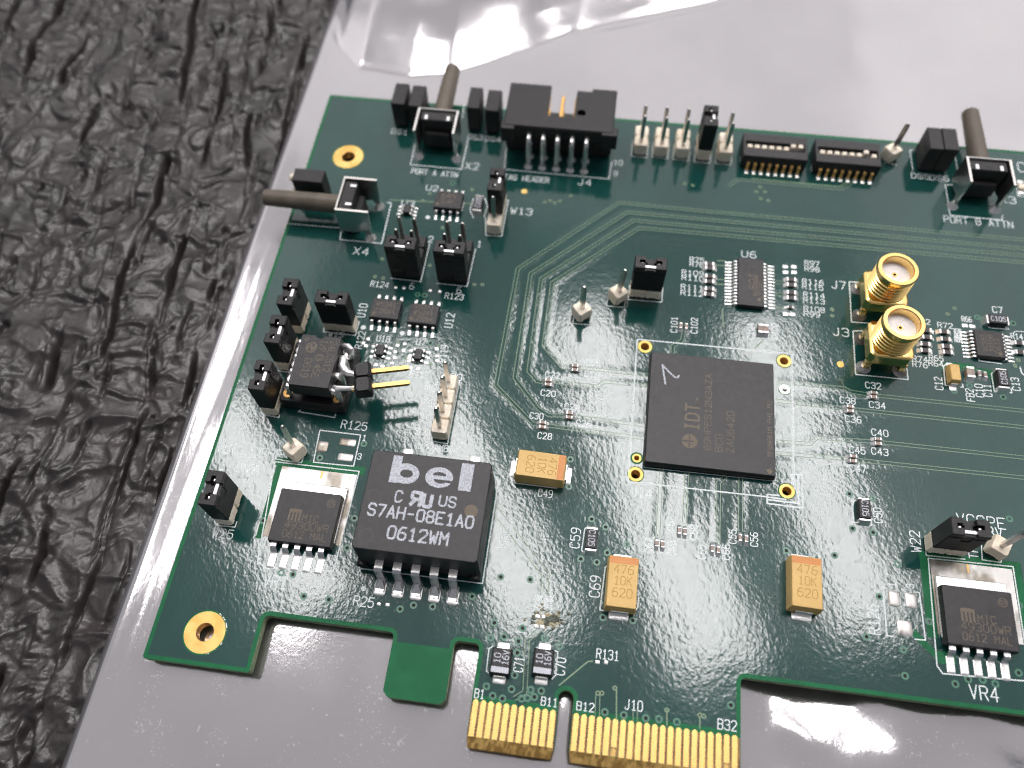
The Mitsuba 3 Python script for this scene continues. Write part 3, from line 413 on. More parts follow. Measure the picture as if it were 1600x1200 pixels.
# ------------------------------------------------------------------ builders of the soldered parts
def lead_path(y0, y1, h): return [(y0, h), (y0+(y1-y0)*.30, h), (y0+(y1-y0)*.42, h*.80), (y0+(y1-y0)*.52, .22), (y0+(y1-y0)*.62, .1), (y1, .1)]
def ic(name, label, cx, cy, rz, bx, by, h, n, pitch, span, lw, rows=(), pads=True, mark='m_mark', dot=True, skip=()):
    """A small outline package: leads along x on both long (y) sides."""
    k = comp(name, label); m = tr(cx, cy, .03, rz)
    part(k, 'body', (f'ic{bx}{by}{h}', lambda: body(bx/2, by/2, .12, h)), 'm_epoxy', m)
    lp = (f'lead{by}{span}{lw}{h}', lambda: strip(lead_path(by/2-.15, span/2, h*.52), lw, .15 if lw > .3 else .1))
    for s in (0, 180):
        for i in range(n):
            if (s, i) in skip: continue
            q = m @ tr(0, 0, 0, s) @ tr((i-(n-1)/2)*pitch)
            part(k, 'lead', lp, 'm_tin', q)
            if pads: part(k, 'pad', (f'pad{lw}{span}{by}', lambda: fillet(0, 0, lw*1.25, (span-by)*.30+.35, .10)), 'm_solder', q @ tr(0, span/2-.1))
    if rows: engrave(k, rows, mark, h, m)
    if dot: part(k, 'pin_mark', (f'icdot{bx}', lambda: ring(0, min(bx, by)*.07, 0, .01, 16)), mark, m @ tr(-bx*.36, -by*.3, h+.004), smooth=False)
    return k, m
def chipc(name, label, cx, cy, rz, L=1.0, W=.5, H=.45, mat='m_ceramic', pad=True, tl=.24, th=1.07):
    """A two-terminal ceramic part lying along its own x."""
    k = comp(name, label); m = tr(cx, cy, .05, rz); t = L*tl
    part(k, 'body', (f'cb{L}{W}{H}', lambda: cbox(-L/2+t, L/2-t, -W/2, W/2, 0, H, .04)), mat, m)
    for s in (0, 180):
        part(k, 'terminal', (f'ct{L}{W}{H}', lambda: cbox(-L/2, -L/2+t, -W/2-.02, W/2+.02, 0, H*th, .07)), 'm_resend', m @ tr(0, 0, 0, s))
        if pad: part(k, 'solder_joint', (f'cp{L}{W}{H}', lambda: hull([(-L/2-.42, -W/2, 0), (-L/2-.42, W/2, 0), (-L/2+t, -W/2-.06, 0), (-L/2+t, W/2+.06, 0), (-L/2-.02, -W/2*.9, H*.75), (-L/2-.02, W/2*.9, H*.75), (-L/2-.3, 0, H*.28)])), 'm_solder', m @ tr(0, 0, 0, s))
    return k
def tantal(label, cx, cy, rz, L=7.3, W=4.3, H=2.85, rows=(), mat='m_tant', band='m_tantband', bandw=.95, name='tantalum_capacitor', mark='m_marktant'):
    k = comp(name, label); m = tr(cx, cy, .03, rz)
    part(k, 'body', (f'tb{L}{W}{H}', lambda: loft([(.12, W/2-.1, L/2-.12), (H*.5, W/2, L/2), (H-.12, W/2-.13, L/2-.16), (H, W/2-.22, L/2-.26)], .12)), mat, m)
    if band: part(k, 'polarity_band', (f'tp{L}', lambda: hull([(x*(W/2-.235-q), L/2-.27-d, H+z) for x in (-1, 1) for d in (0, bandw) for z, q in ((.004, 0), (.016, 0))])), band, m, smooth=False)
    for s in (0, 180):
        part(k, 'terminal', (f'tt{L}{W}', lambda: strip([(L/2-.3, H*.45), (L/2+.08, H*.45), (L/2+.14, H*.38), (L/2+.14, .12), (L/2-.8, .1)], W*.55, .14)), 'm_tin', m @ tr(0, 0, 0, s))
        part(k, 'pad', (f'tpad{L}{W}', lambda: fillet(0, L/2+.25, W*.62, 1.3, .14)), 'm_solder', m @ tr(0, 0, 0, s))
    if rows: engrave(k, rows, mark, H, m)
    return k
def pad_part(x, y, sx, sy, rz=0, h=.12, mat='m_solder'): return part(B, 'solder_pad', fillet(0, 0, sx, sy, h), mat, tr(x, y, 0, rz))
def pin_mesh(L=8.2, a=.32):
    return cat(hull([(sx*b, sy*b, z) for sx in (-1, 1) for sy in (-1, 1) for z, b in ((.2, a), (L-.45, a), (L, a*.45))]))
def block_mesh():
    b = loft([(.25, 1.24, .95), (.6, 1.26, 1.26), (2.2, 1.26, 1.26), (2.5, 1.12, 1.12)], .22)
    return boolean(b, cbox(-.55, .55, -1.6, -.7, 0, .75, .02), cbox(-.55, .55, .7, 1.6, 0, .75, .02))
def header(label, cx, cy, rz, nx, ny=1, mat='m_cream', pinl=8.2, tilt=(0, 0), pinmat='m_steel', skip=()):
    k = comp('pin_header', label); m = tr(cx, cy, .04, rz) @ tr(0, 0, 0, 0, tilt[0], tilt[1])
    for j in range(ny):
        for i in range(nx):
            q = m @ tr((i-(nx-1)/2)*2.54, (j-(ny-1)/2)*2.54)
            part(k, 'base', ('block', block_mesh), mat, q)
            if (i, j) not in skip: part(k, 'pin', (f'pin{pinl}', lambda: pin_mesh(pinl)), pinmat, q)
    return k
def jumper_mesh():
    b = cbox(-2.52, 2.52, -1.24, 1.24, 0, 6.0, .12)
    return boolean(b, cbox(-.85, .85, -1.6, 1.6, 5.35, 7, .03), cbox(-1.75, -.5, -.2, .45, 4.6, 7, .03), cbox(.5, 1.75, -.2, .45, 4.6, 7, .03), cbox(-.62, .62, -1.5, -1.08, 3.6, 7, .03), cbox(-.62, .62, 1.08, 1.5, 3.6, 7, .03), cbox(-3, 3, -1.5, -1.12, 4.7, 5.2, .02))
def jumper(label, cx, cy, rz, z=2.54, tilt=(0, 0)):
    k = thing('jumper_cap', label, 'jumper', 'black jumper caps on pin headers'); m = tr(cx, cy, z, rz) @ tr(0, 0, 0, 0, *tilt)
    part(k, 'housing', ('jumper', jumper_mesh), 'm_plastic', m, smooth=25)
    part(k, 'clip', ('jclip', lambda: cat(cbox(-.95, .95, -.78, -.28, 5.36, 5.62, .06), cbox(-1.5, -1.05, -.18, .18, 4.7, 5.45, .06), cbox(1.05, 1.5, -.18, .18, 4.7, 5.45, .06))), 'm_tin', m)
    return k
def switch(label, cx, cy, rz):
    """A right-angle push switch: bent steel bracket, black housing, long actuator along +y."""
    k = comp('push_switch', label); m = tr(cx, cy, .03, rz)
    part(k, 'housing', ('swbody', lambda: cat(cbox(-3.1, 3.1, 2.5, 4.72, .3, 6.55, .15), cbox(-2.2, 2.2, 1.5, 2.6, 1.0, 4.2, .15))), 'm_plastic', m)
    def bracket():
        pl = Polygon([(5.0, 1.6), (5.0, 6.95), (-.7, 6.95), (-.55, 4.2), (-.36, 1.0), (-.36, -.1), (.36, -.1), (.36, .9), (.9, 2.0), (2.4, 1.5)])
        s = trimesh.creation.extrude_polygon(pl, .42, engine='earcut'); v = s.vertices.copy(); s.vertices = np.stack([v[:, 2]-.21, v[:, 0], v[:, 1]], 1)
        a, b = s.copy(), s.copy(); a.apply_translation([-3.5, 0, 0]); b.apply_translation([3.5, 0, 0])
        for q in (a, b):
            if q.volume < 0: q.invert()
        return cat(a, b, cbox(-3.64, 3.64, 4.72, 5.06, .8, 6.97, .12))
    part(k, 'bracket', ('swbr', bracket), 'm_steel', m)
    part(k, 'actuator', ('swact', lambda: trimesh.Trimesh(**(lambda q: dict(vertices=np.stack([q.vertices[:, 0], q.vertices[:, 2], -q.vertices[:, 1]], 1), faces=q.faces))(lathe([(0, 0), (1.62, 0), (1.55, 8), (1.42, 13.6), (1.3, 13.75), (0, 13.75)], 40)))), 'm_plunger', m @ tr(0, 5.05, 4.0), 'grey brown round actuator')
    for s in (-1, 1):
        part(k, 'contact', ('swct', lambda: cbox(-.3, .3, 0, 1.1, 6.55, 6.75, .08)), 'm_tin', m @ tr(s*2.0, 2.5, 0))
        part(k, 'solder_joint', ('swsj', lambda: lathe([(0, 0), (1.0, 0), (.85, .25), (.5, .75), (.3, 1.1), (0, 1.1)], 20)), 'm_solder', m @ tr(s*3.55, 0, .03))
    return k

# ------------------------------------------------------------------ back edge: lights, switches, box header, pin headers, slide switches
def led(label, cx, cy, rz, sx=2.5, sy=5.4, h=5.7, txt=None):
    k = comp('light_housing', label); m = tr(cx, cy, .03, rz)
    part(k, 'housing', (f'led{sx}{sy}{h}', lambda: cat(cbox(-sx/2, sx/2, -sy/2, sy/2, .3, h, .12))), 'm_led', m)
    part(k, 'lens', (f'ledl{sx}{sy}', lambda: cat(*[(lambda q: (q.apply_transform(tr(0, sy/2, z, 0, -90)), q)[1])(lathe([(0, 0), (.8, 0), (.8, .35), (.5, .8), (0, .95)], 16)) for z in (1.5, 4.2)])), 'm_cream', m)
    if txt: part(k, 'lettering', flat(letters(txt, .9, 3.0, .1), 0, .012), 'm_mark', m @ tr(-sx/2-.004, 1.6, 2.4, -90, 90), smooth=False)
    return k
led('black light housing, first from the left at the back edge', -29.45, 101.2, 0)
led('black light housing right beside the leftmost one, behind the left push switch', -26.2, 101.0, 0)
led('black light housing between the push switch and the box header', -15.6, 101.7, 0, 2.3)
led('black light housing right against the box header', -12.1, 101.4, 0, 2.5)
led('black light housing with number on its left side, left of the right push switch', 66.1, 101.0, 0, 2.4, 5.2, 5.6, '2501')
led('black light housing right beside the numbered one near the right push switch', 68.65, 101.1, 0, 2.5, 5.2, 5.6)
led('black light housing overhanging the left board edge behind the long grey actuator', -41.6, 80.3, 90, 2.9, 5.4, 5.2)
switch('right-angle push switch with steel bracket at the back left edge', -21.3, 91.8, 0)
switch('right-angle push switch whose actuator sticks out over the left board edge', -29.6, 75.55, 90)
switch('right-angle push switch with steel bracket at the right back edge', 73.7, 90.9, 0)
k = comp('box_header', 'black ten pin right-angle box header at the back edge')
shell = boolean(cbox(-9.6, 9.6, 93.0, 103.6, 1.0, 8.3, .2), cbox(-8.3, 8.3, 96.2, 105, 1.9, 7.2, .1), cbox(-2.2, 5.2, 96.0, 105, 6.4, 9, .05), cbox(-10, 10, 90, 95.2, 0, 5.9, .05))
shell = cat(shell, cbox(-10.0, -7.6, 92.2, 94.6, 5.0, 8.2, .15), cbox(7.6, 10.4, 92.4, 94.6, 5.0, 8.2, .15), boolean(cbox(2.5, 5.4, 95.0, 102.9, 6.9, 8.15, .1), (lambda c: (c.apply_translation([3.7, 97.4, 0]), c)[1])(trimesh.creation.cylinder(.8, 30, sections=20))), cbox(-9.4, 9.4, 95.2, 96.6, .3, 6, .1))
part(k, 'shell', shell, 'm_led', tr(.5, 0, 0))
for r_, (yy, zz) in enumerate(((91.57, 6.6), (94.11, 3.4))):
    for i in range(5):
        x = -4.5+2.54*i
        part(k, 'pin', tube([(x, 97, zz), (x, yy+.9, zz), (x, yy+.35, zz-.15), (x, yy+.05, zz-.6), (x, yy, zz-1.2), (x, yy, .1)], .42, 8), 'm_tin')
        part(k, 'contact', cbox(x-.32, x+.32, 96.4, 102.6, zz-.32, zz+.32, .1), 'm_gold')
        part(k, 'solder_joint', ('bxsj', lambda: lathe([(0, 0), (.8, 0), (.65, .22), (.42, .6), (0, .7)], 16)), 'm_solder', tr(x, yy, .04))
for i, x in enumerate((15.35, 19.1, 22.9, 26.75, 30.55)):
    header(['cream two pin header nearest the box header', 'second cream two pin header right of the box header', 'cream two pin header just left of the capped one', 'cream two pin header under the jumper at the back edge', 'cream two pin header left of the slide switches'][i], x, 99.0, 90, 2, pinl=8.4)
jumper('black jumper cap standing at the back edge among five cream headers', 26.75, 99.0, 90)
header('cream single pin header leaning right beside the second slide switch', 60.1, 100.9, 38, 1, tilt=(0, 3))
for i, x0 in enumerate((39.15, 51.85)):
    k = comp('slide_switch_block', ['left one of the two black eight way slide switch blocks', 'right one of the two black eight way slide switch blocks'][i]); m = tr(x0, 98.5, .03)
    bx = boolean(cbox(-5.65, 5.65, -2.75, 2.75, .25, 3.0, .12), cbox(-5.2, 5.2, -.95, .95, 2.3, 4, .05)); part(k, 'body', bx, 'm_epoxy', m)
    for j in range(8):
        up_ = (i == 0 and j > 5) or (i == 1 and j == 6)
        part(k, 'slider', ('slider', lambda: cbox(-.42, .42, -.42, .42, 2.2, 3.15, .1)), 'm_cream', m @ tr((j-3.5)*1.28, .42 if up_ else -.4, 0))
        for s in (0, 180):
            part(k, 'lead', ('dswl', lambda: strip([(2.6, 1.5), (3.1, 1.5), (3.25, 1.3), (3.3, .3), (3.5, .12), (3.95, .1)], .5, .18)), 'm_gold', m @ tr(0, 0, 0, s) @ tr((j-3.5)*1.28))
            part(k, 'pad', ('dswp', lambda: fillet(0, 3.78, .74, 1.05, .2)), 'm_solder', m @ tr(0, 0, 0, s) @ tr((j-3.5)*1.28))

# ------------------------------------------------------------------ left side
ic('small_chip', 'eight lead black chip near the left push switches', -17.3, 80.85, 0, 4.9, 3.9, 1.55, 4, 1.27, 6.2, .42, [('64M', -1.3, .3, 0, .9, 2.4, .1), ('24F', -1.3, -1.0, 0, .9, 2.4, .1)])
ic('small_chip', 'left one of the two eight lead black chips side by side', -23.65, 57.05, 0, 4.9, 3.9, 1.55, 4, 1.27, 6.2, .42, [('W5341', -1.6, .3, 0, .85, 3.2, .1), ('C2RNX', -1.6, -1.0, 0, .85, 3.2, .1)])
ic('small_chip', 'right one of the two eight lead black chips side by side', -17.35, 56.8, 0, 4.9, 3.9, 1.55, 4, 1.27, 6.2, .42, [('V53AT', -1.6, .9, 0, .8, 3.2, .09), ('W5341', -1.6, -.25, 0, .8, 3.2, .09), ('C2RNX', -1.6, -1.4, 0, .8, 3.2, .09)])
ic('tiny_chip', 'tiny six lead chip below the left eight lead chip', -23.1, 49.6, 90, 2.0, 1.35, 1.05, 3, .95, 2.9, .36, dot=False)
ic('tiny_chip', 'tiny six lead chip below the right eight lead chip', -16.9, 49.55, 90, 2.0, 1.35, 1.05, 3, .95, 2.9, .36, dot=False)
ic('tiny_chip', 'tiny chip between the left push switch and the eight lead chip', -24.4, 78.6, 90, 2.0, 1.35, 1.0, 3, .8, 2.9, .34, dot=False)
def blackcap(label, cx, cy, rz, rows=None):
    k = chipc('black_capacitor', label, cx, cy, rz, 3.5, 1.6, 1.2, 'm_led', tl=.11, th=.75)
    engrave(k, rows or [('C105', -1.15, -.42, 0, .85, 2.2, .13)], 'm_print', 1.2, tr(cx, cy, .05, rz))
blackcap('small black capacitor with white print beside the three pin header', -12.1, 81.2, 90)
header('cream three pin header with one bare pin at its front', -8.5, 79.0, 90, 3, pinl=8.4)
jumper('black jumper cap on the rear two pins of the three pin header', -8.5, 80.25, 90)
for i, x in enumerate((-21.85, -13.9)):
    header(['left one of the two black six pin headers', 'right one of the two black six pin headers'][i], x, 67.9, 0, 2, 3, 'm_plastic', 8.4, pinmat='m_steel')
    jumper(['black jumper cap on the front row of the left six pin header', 'black jumper cap on the front row of the right six pin header'][i], x, 65.34, 0)
for x, y, rz, a, b in ((-37.3, 53.9, 90, 'cream two pin header, rearmost at the left edge', 'black jumper cap rearmost of the three along the left edge beside the socket'),
    (-30.35, 53.65, 0, 'cream two pin header behind the socketed chip', 'black jumper cap standing crosswise behind the socketed chip'),
    (-37.4, 47.0, 90, 'cream two pin header left of the socketed chip', 'black jumper cap in the middle of the three along the left edge'),
    (-37.5, 39.0, 90, 'cream two pin header in front left of the socketed chip', 'black jumper cap frontmost of the three beside the socketed chip'),
    (-39.25, 21.1, 90, 'cream two pin header alone at the front left edge', 'lone black jumper cap near the front left edge beside the W25 marking'),
    (18.0, 66.0, 0, 'cream two pin header in the middle of the board', 'black jumper cap in the middle of the board behind the large square chip'),
    (61.5, 28.2, 0, 'cream two pin header beside the right voltage regulator', 'black jumper cap behind the right voltage regulator beside the W22 marking')):
    header(a, x, y, rz, 2, pinl=8.1); jumper(b, x, y, rz)
header('cream four pin header in front of the NC SCL GND SDA markings', -11.0, 40.7, 90, 4, pinl=8.4)
header('cream single pin header turned askew behind the left voltage regulator', -31.9, 30.65, -32, 1, tilt=(-4, -5))
header('cream single pin header turned askew left of the jumper in the middle', 13.5, 64.4, 42, 1, tilt=(3, 3))
header('cream single pin header turned askew behind the corner of the large square chip', 8.05, 60.4, 40, 1)
header('cream single pin header turned askew at the right edge of the picture', 68.3, 28.6, -28, 1, tilt=(0, 2))
# socket and the chip in it
k = comp('chip_socket', 'black socket carrying the raised eight pin chip'); sk = tr(-31, 42.9, .03)
part(k, 'frame', boolean(cbox(-5.0, 5.0, -4.9, 5.6, .3, 2.7, .15), cbox(-2.4, 2.4, -3.4, 4.0, -1, 4, .05)), 'm_plastic', sk)
for s in (-1, 1):
    for i in range(4): part(k, 'contact', ('sockc', lambda: ring(.28, .72, 2.7, .12, 20)), 'm_gold' if i == 0 else 'm_tin', sk @ tr(s*3.9, (i-1.5)*2.54+.2))
k = thing('socketed_chip', 'black eight pin chip raised on a socket with two gold pins at its side', 'microchip'); m = tr(-30.45, 42.85, 0)
part(k, 'body', boolean(loft([(4.3, 2.95, 4.25), (5.9, 3.2, 4.5), (7.5, 3.0, 4.3)], .1), (lambda c: (c.apply_translation([-.2, 4.6, 6]), c)[1])(trimesh.creation.cylinder(.75, 8, sections=24))), 'm_epoxy', m)
engrave(k, [('24LC512', 1.55, 3.6, -90, 1.0, 5.2, .1), ('I/P', .1, 3.6, -90, 1.0, 1.9, .1), ('45E', .1, -.6, -90, 1.0, 2.2, .1), ('0619', -1.5, .2, -90, 1.05, 3.1, .1)], 'm_mark', 7.5, m)
def mlogo():                                         # a round mark with a slanted wave through it
    c = Point(0, 0).buffer(.62).difference(Point(0, 0).buffer(.5)); z = LineString([(-.5, -.25), (-.1, .3), (.1, -.3), (.5, .25)]).buffer(.1); return c.union(z)
part(k, 'emblem', flat(affinity.translate(affinity.scale(mlogo(), 1.3, 1.5), -1.1, 2.2), 7.504, .012), 'm_mark', m, smooth=False)
part(k, 'emblem', flat(affinity.translate(Point(0, 0).buffer(.62).difference(Point(0, 0).buffer(.5)), .55, .6).union(affinity.translate(letters('3', .7, None, .09), .35, .25)), 7.504, .012), 'm_mark', m, smooth=False)
part(k, 'pin_mark', flat(Point(-2.1, 3.5).buffer(.3).difference(Point(-2.1, 3.5).buffer(.2)), 7.504, .012), 'm_mark', m, smooth=False)
for i in range(4):
    y = (i-1.5)*2.54
    part(k, 'lead', tube([(-3.0, y, 5.9), (-3.5, y, 5.9), (-3.8, y, 5.5), (-3.85, y, 4.4), (-3.87, y, 2.6)], [.5, .52, .5, .36, .28], 8), 'm_tin', m)
    part(k, 'lead', tube([(3.0, y, 5.9), (3.5, y, 5.9), (3.8, y, 5.5), (3.85, y, 4.4), (3.87, y, 2.6)], [.5, .6, .62, .5, .3], 8), 'm_solder', m)
part(k, 'wire', tube([(3.4, 3.7, 6.2), (4.0, 3.6, 6.5), (4.6, 3.2, 6.4), (4.7, 2.6, 5.9), (4.3, 2.2, 5.5)], [.55, .5, .45, .4, .38], 10), 'm_solder', m)
part(k, 'wire', tube([(3.5, 1.7, 6.1), (3.9, 1.0, 6.3), (3.8, .3, 6.2), (4.4, -.4, 6.1), (5.0, -.75, 6.1), (5.9, -.8, 6.1), (6.9, -.65, 6.15)], [.6, .7, .7, .75, .6, .45, .38], 10), 'm_solder', m)
part(k, 'wire', tube([(3.4, -3.4, 6.0), (3.9, -3.6, 6.2), (4.6, -3.45, 6.2), (5.6, -3.3, 6.2), (6.7, -3.15, 6.15)], [.5, .5, .42, .36, .34], 10), 'm_solder', m)
hd = tr(-22.95, 41.25, 6.05, 14)
for s in (1.27, -1.27):
    part(k, 'pin_holder', ('holder', lambda: loft([(-1.27, 1.1, 1.0), (-.9, 1.27, 1.26), (.9, 1.27, 1.26), (1.27, .9, 1.1)], .3)), 'm_plastic', hd @ tr(0, s))
    part(k, 'gold_pin', ('gpin', lambda: hull([(x, sy*b, sz*b) for sy in (-1, 1) for sz in (-1, 1) for x, b in ((-1.8, .32), (6.4, .32), (6.85, .2))])), 'm_gold', hd @ tr(0, s))

# ------------------------------------------------------------------ regulators, power module, capacitors
def regulator(label, cx, cy, white, tone):
    k = comp('voltage_regulator', label); m = tr(cx, cy, .03)
    x0, y0, x1, y1 = white
    part(k, 'solder_plate', (cbox(x0, x1, y0, y1, .04, .09, .02)), 'm_padtin')
    part(k, 'tab', cbox(-4.6, 4.75, -2.9, 5.5, .1, .55, .12), 'm_tin', m)
    part(k, 'body', body(4.55, 3.95, .15, 1.95, .1, .12), 'm_epoxy', m)
    for i in range(5):
        q = m @ tr((i-2)*1.72-.25)
        part(k, 'lead', ('s5lead', lambda: strip([(-3.7, 1.1), (-4.45, 1.1), (-4.7, .95), (-4.95, .3), (-5.3, .14), (-7.0, .12)], .82, .22)), 'm_tin', q)
        part(k, 'pad', ('s5pad', lambda: fillet(0, -6.15, 1.1, 2.3, .16)), 'm_solder', q)
    g = unary_union([sbox(0, 0, .28, 1.7), sbox(.5, 0, .78, 1.8), sbox(1.0, 0, 1.28, 1.8), sbox(1.5, 0, 1.78, 1.7), sbox(0, 1.3, 1.78, 1.75)])
    part(k, 'emblem', flat(affinity.translate(g, -2.45, -.75), 1.954, .012), tone, m, smooth=False)
    engrave(k, [('MIC', -.35, -.6, 0, .95, 2.3, .1), ('49300WR', -2.55, -1.85, 0, 1.05, 6.2, .1), ('0612 MAL', -2.55, -3.15, 0, .98, 6.2, .1)], tone, 1.95, m)
    part(k, 'pin_mark', flat(Point(3.2, 2.4).buffer(.62).difference(Point(3.2, 2.4).buffer(.52)).union(affinity.translate(letters('03', .5, .7, .08), 2.85, 2.15)), 1.954, .01), tone, m, smooth=False)
    part(k, 'gold_nick', cbox(.1, .35, 6.4, 7.6, .06, .09, .01) if False else cbox(cx+.05, cx+.3, y1-1.25, y1-.05, .092, .11, .005), 'm_goldmatte')
    return k
regulator('flat five lead voltage regulator at the front left, marked MIC', -27.6, 20.65, (-33.6, 17.7, -22.2, 28.55), 'm_mark')
regulator('flat five lead voltage regulator at the right edge with faint marking', 64.4, 18.35, (59.55, 16.0, 70.5, 26.15), 'm_mark')
k = comp('power_module', 'large black power module with white printed lettering'); m = tr(-10.15, 22.45, 0)
bd = loft([(.9, 8.4, 7.05), (1.3, 8.5, 7.15), (8.2, 8.35, 7.05), (8.3, 8.25, 6.95)], .35)
part(k, 'body', bd, 'm_epoxy', m)
for x in (-7.9, 7.6): part(k, 'foot', ('bfoot', lambda: (lambda q: (q.apply_transform(tr(0, 0, 0, 0, 90)), q)[1])(lathe([(0, 0), (.75, 0), (.85, .2), (.85, 2.0), (0, 2.0)], 24))), 'm_plastic', m @ tr(x, -5.6, 1.7))
for x in (-7.9, 7.6): part(k, 'foot', ('bfoot2', lambda: cbox(-.8, .8, -.8, .8, .05, 1.2, .1)), 'm_plastic', m @ tr(x, -6.3))
for i in range(5):
    q = m @ tr(-5.2+2.54*i)
    part(k, 'lead', ('blead', lambda: strip([(-6.8, 3.9), (-8.15, 3.9), (-8.45, 3.65), (-8.5, 2.9), (-8.6, .75), (-8.9, .3), (-9.4, .2), (-10.4, .18)], 1.15, .34)), 'm_tin', q)
    part(k, 'solder_joint', ('bsj', lambda: hull([(sx*.7, y, z) for sx in (-1, 1) for y, z in ((-10.6, .04), (-8.3, .04), (-10.2, .2))]+[(0, -8.95, 1.0), (.3, -9.1, .9), (-.3, -9.1, .9)])), 'm_solder', q)
    part(k, 'pad', ('bpad', lambda: fillet(0, -9.9, 1.62, 2.0, .12)), 'm_solder', q)
for x in (-15.48, -5.27): part(k, 'pad', fillet(x, 33.0, 1.6, 1.3, .14), 'm_solder')
def logo_b():
    r = 1.55; bowl = lambda cx, cy=0: Point(cx, cy).buffer(r)
    b = sbox(0, 0, 1.15, 4.0).union(affinity.scale(Point(1.9, 1.5).buffer(1.5), 1.12, 1.0)).difference(affinity.scale(Point(2.0, 1.5).buffer(.75), 1.05, .8))
    e = affinity.scale(Point(6.05, 1.5).buffer(1.5), 1.14, 1.0).difference(affinity.scale(Point(6.05, 1.85).buffer(.8), 1.0, .55).intersection(sbox(4, 1.75, 8, 4)))
    e = e.difference(Polygon([(5.4, 1.2), (8.2, 1.2), (8.2, .75), (7.0, .85), (6.3, .6), (5.6, .8)]))
    l = sbox(8.55, 0, 10.1, 4.0)
    return unary_union([b, e, l])
bx0 = -15.5+10.15
part(k, 'logo', flat(affinity.translate(affinity.scale(logo_b(), 1.12, 1.0, origin=(0, 0)), bx0+.0, 2.55), 8.304, .015), 'm_print', m, 'printed bel logo on the power module', smooth=False)
def ul_mark():
    R = unary_union([LineString(p).buffer(.24, cap_style=2, join_style=2) for p in ([(1.45, 0), (1.45, 1.95), (.45, 1.95), (.25, 1.75), (.25, 1.2), (.45, 1.0), (1.45, 1.0)], [(.85, 1.0), (.1, 0)])])
    U = unary_union([LineString([(1.9, 2.05), (1.9, .45), (2.15, .24), (2.75, .24), (3.0, .45), (3.0, 2.05)]).buffer(.26, cap_style=2, join_style=2)])
    return affinity.skew(affinity.scale(R.union(U), .92, .95, origin=(0, 0)), 0, -4, origin=(0, 0))
part(k, 'emblem', flat(affinity.translate(affinity.scale(ul_mark(), 1.05, 1.05, origin=(0, 0)), -1.95, -.35), 8.304, .015), 'm_print', m, smooth=False)
engrave(k, [('C', -3.95, -.1, 0, 1.55, None, .24), ('US', 2.05, .1, -1, 1.4, 2.2, .24), ('S7AH-08E1A0', -7.2, -2.35, -.6, 1.6, 14.2, .27), ('0612WM', -3.95, -5.2, 0, 1.65, 8.0, .27)], 'm_print', 8.3, m, label='printed part number S7AH-08E1A0 0612WM')
for x, y in ((-6.75, .35), (-6.75, -5.2), (6.5, -.15)): part(k, 'ejector_mark', flat(Point(x, y).buffer(.95).difference(Point(x, y).buffer(.86)) if x < 0 else Point(x, y).buffer(.9), 8.303, .008), 'm_res' if x < 0 else 'm_mark', m, smooth=False)
TRW = [('476', -1.25, 1.1, 0, 1.15, 2.6, .14), ('10K', -1.1, -.45, 0, 1.15, 2.3, .13), ('620', -1.25, -2.1, 0, 1.15, 2.6, .14)]
tantal('yellow tantalum capacitor lying crosswise beside the power module', 4.65, 32.35, -91.2, rows=TRW)
tantal('yellow tantalum capacitor upright beside the C69 marking', 17.45, 16.9, 0, rows=TRW)
tantal('yellow tantalum capacitor upright, rightmost of the three large ones', 41.85, 20.0, -1.0, rows=TRW)
tantal('small yellow tantalum capacitor near the fourteen lead chip at right', 65.9, 56.05, 0, 3.2, 1.75, 1.6, band=None)
BR = [('10', -.12, -.3, 90, .8, 1.2, .13), ('16V', .95, -.42, 90, .8, 1.75, .13)]
for cx, cy, lab in ((2.6, 4.85, 'black capacitor with white band, left one of the two above the edge contacts'), (8.05, 5.45, 'black capacitor with white band, right one of the two above the edge contacts')):
    tantal(lab, cx, cy, 180, 3.5, 2.75, 1.85, [(t_, -x+.0, -y, a+180, h, L, w_) for t_, x, y, a, h, L, w_ in BR], 'm_led', 'm_bandgrey', .72, 'black_banded_capacitor', 'm_print')
blackcap('small black capacitor with white print beside the C59 marking', 12.9, 22.9, -90)
blackcap('small black capacitor with white print beside the C50 marking', 50.85, 32.1, -90)
blackcap('small black capacitor with white print behind the chip at the right edge', 74.0, 67.0, 0)
blackcap('small black capacitor with white print in front of the chip at the right edge', 73.2, 56.2, 90)

# ------------------------------------------------------------------ the large square chip, the coaxial connectors, the finer chips
k = comp('square_chip', 'large square black chip with engraved maker marking'); m = tr(28.946, 44.653, 0)
part(k, 'carrier', cbox(-9.5, 9.5, -9.5, 9.5, .35, .85, .05), 'm_res', m)
part(k, 'body', loft([(.83, 9.42, 9.42), (1.6, 9.4, 9.4), (1.7, 9.3, 9.3)], .12), 'm_epoxy', m)
part(k, 'solder_balls', cat(*[(lambda s: (s.apply_translation([x, y, .2]), s)[1])(trimesh.creation.icosphere(1, .22)) for x in np.arange(-8.5, 8.6, 1) for y in (-8.5, -7.5, 8.5)]), 'm_tin', m, stuff=True)
o = np.array([28.946, 44.653])
rows = [(s, x-o[0], y-o[1], 90, h, L, w_) for s, x, y, h, L, w_ in (('IDT', 27.15, 41.2, 1.95, 4.3, .32), ('TM', 27.1, 45.8, .45, .8, .07), ('89HPES12N3AZA', 28.97, 38.2, .95, 12.8, .11), ('BCG', 30.65, 38.15, 1.0, 2.8, .11), ('ZAU642D', 32.35, 38.2, 1.05, 6.8, .11), ('TF68661M PHI.PU', 37.9, 38.15, .62, 9.2, .1))]
engrave(k, rows, 'm_mark', 1.7, m, label='engraved marking IDT 89HPES12N3AZA')
gl = Point(0, 0).buffer(1.15).difference(unary_union([sbox(-1.2, -.12, .55, .12), sbox(-.1, -.95, .08, -.3), sbox(-.1, .3, .08, .95)]))
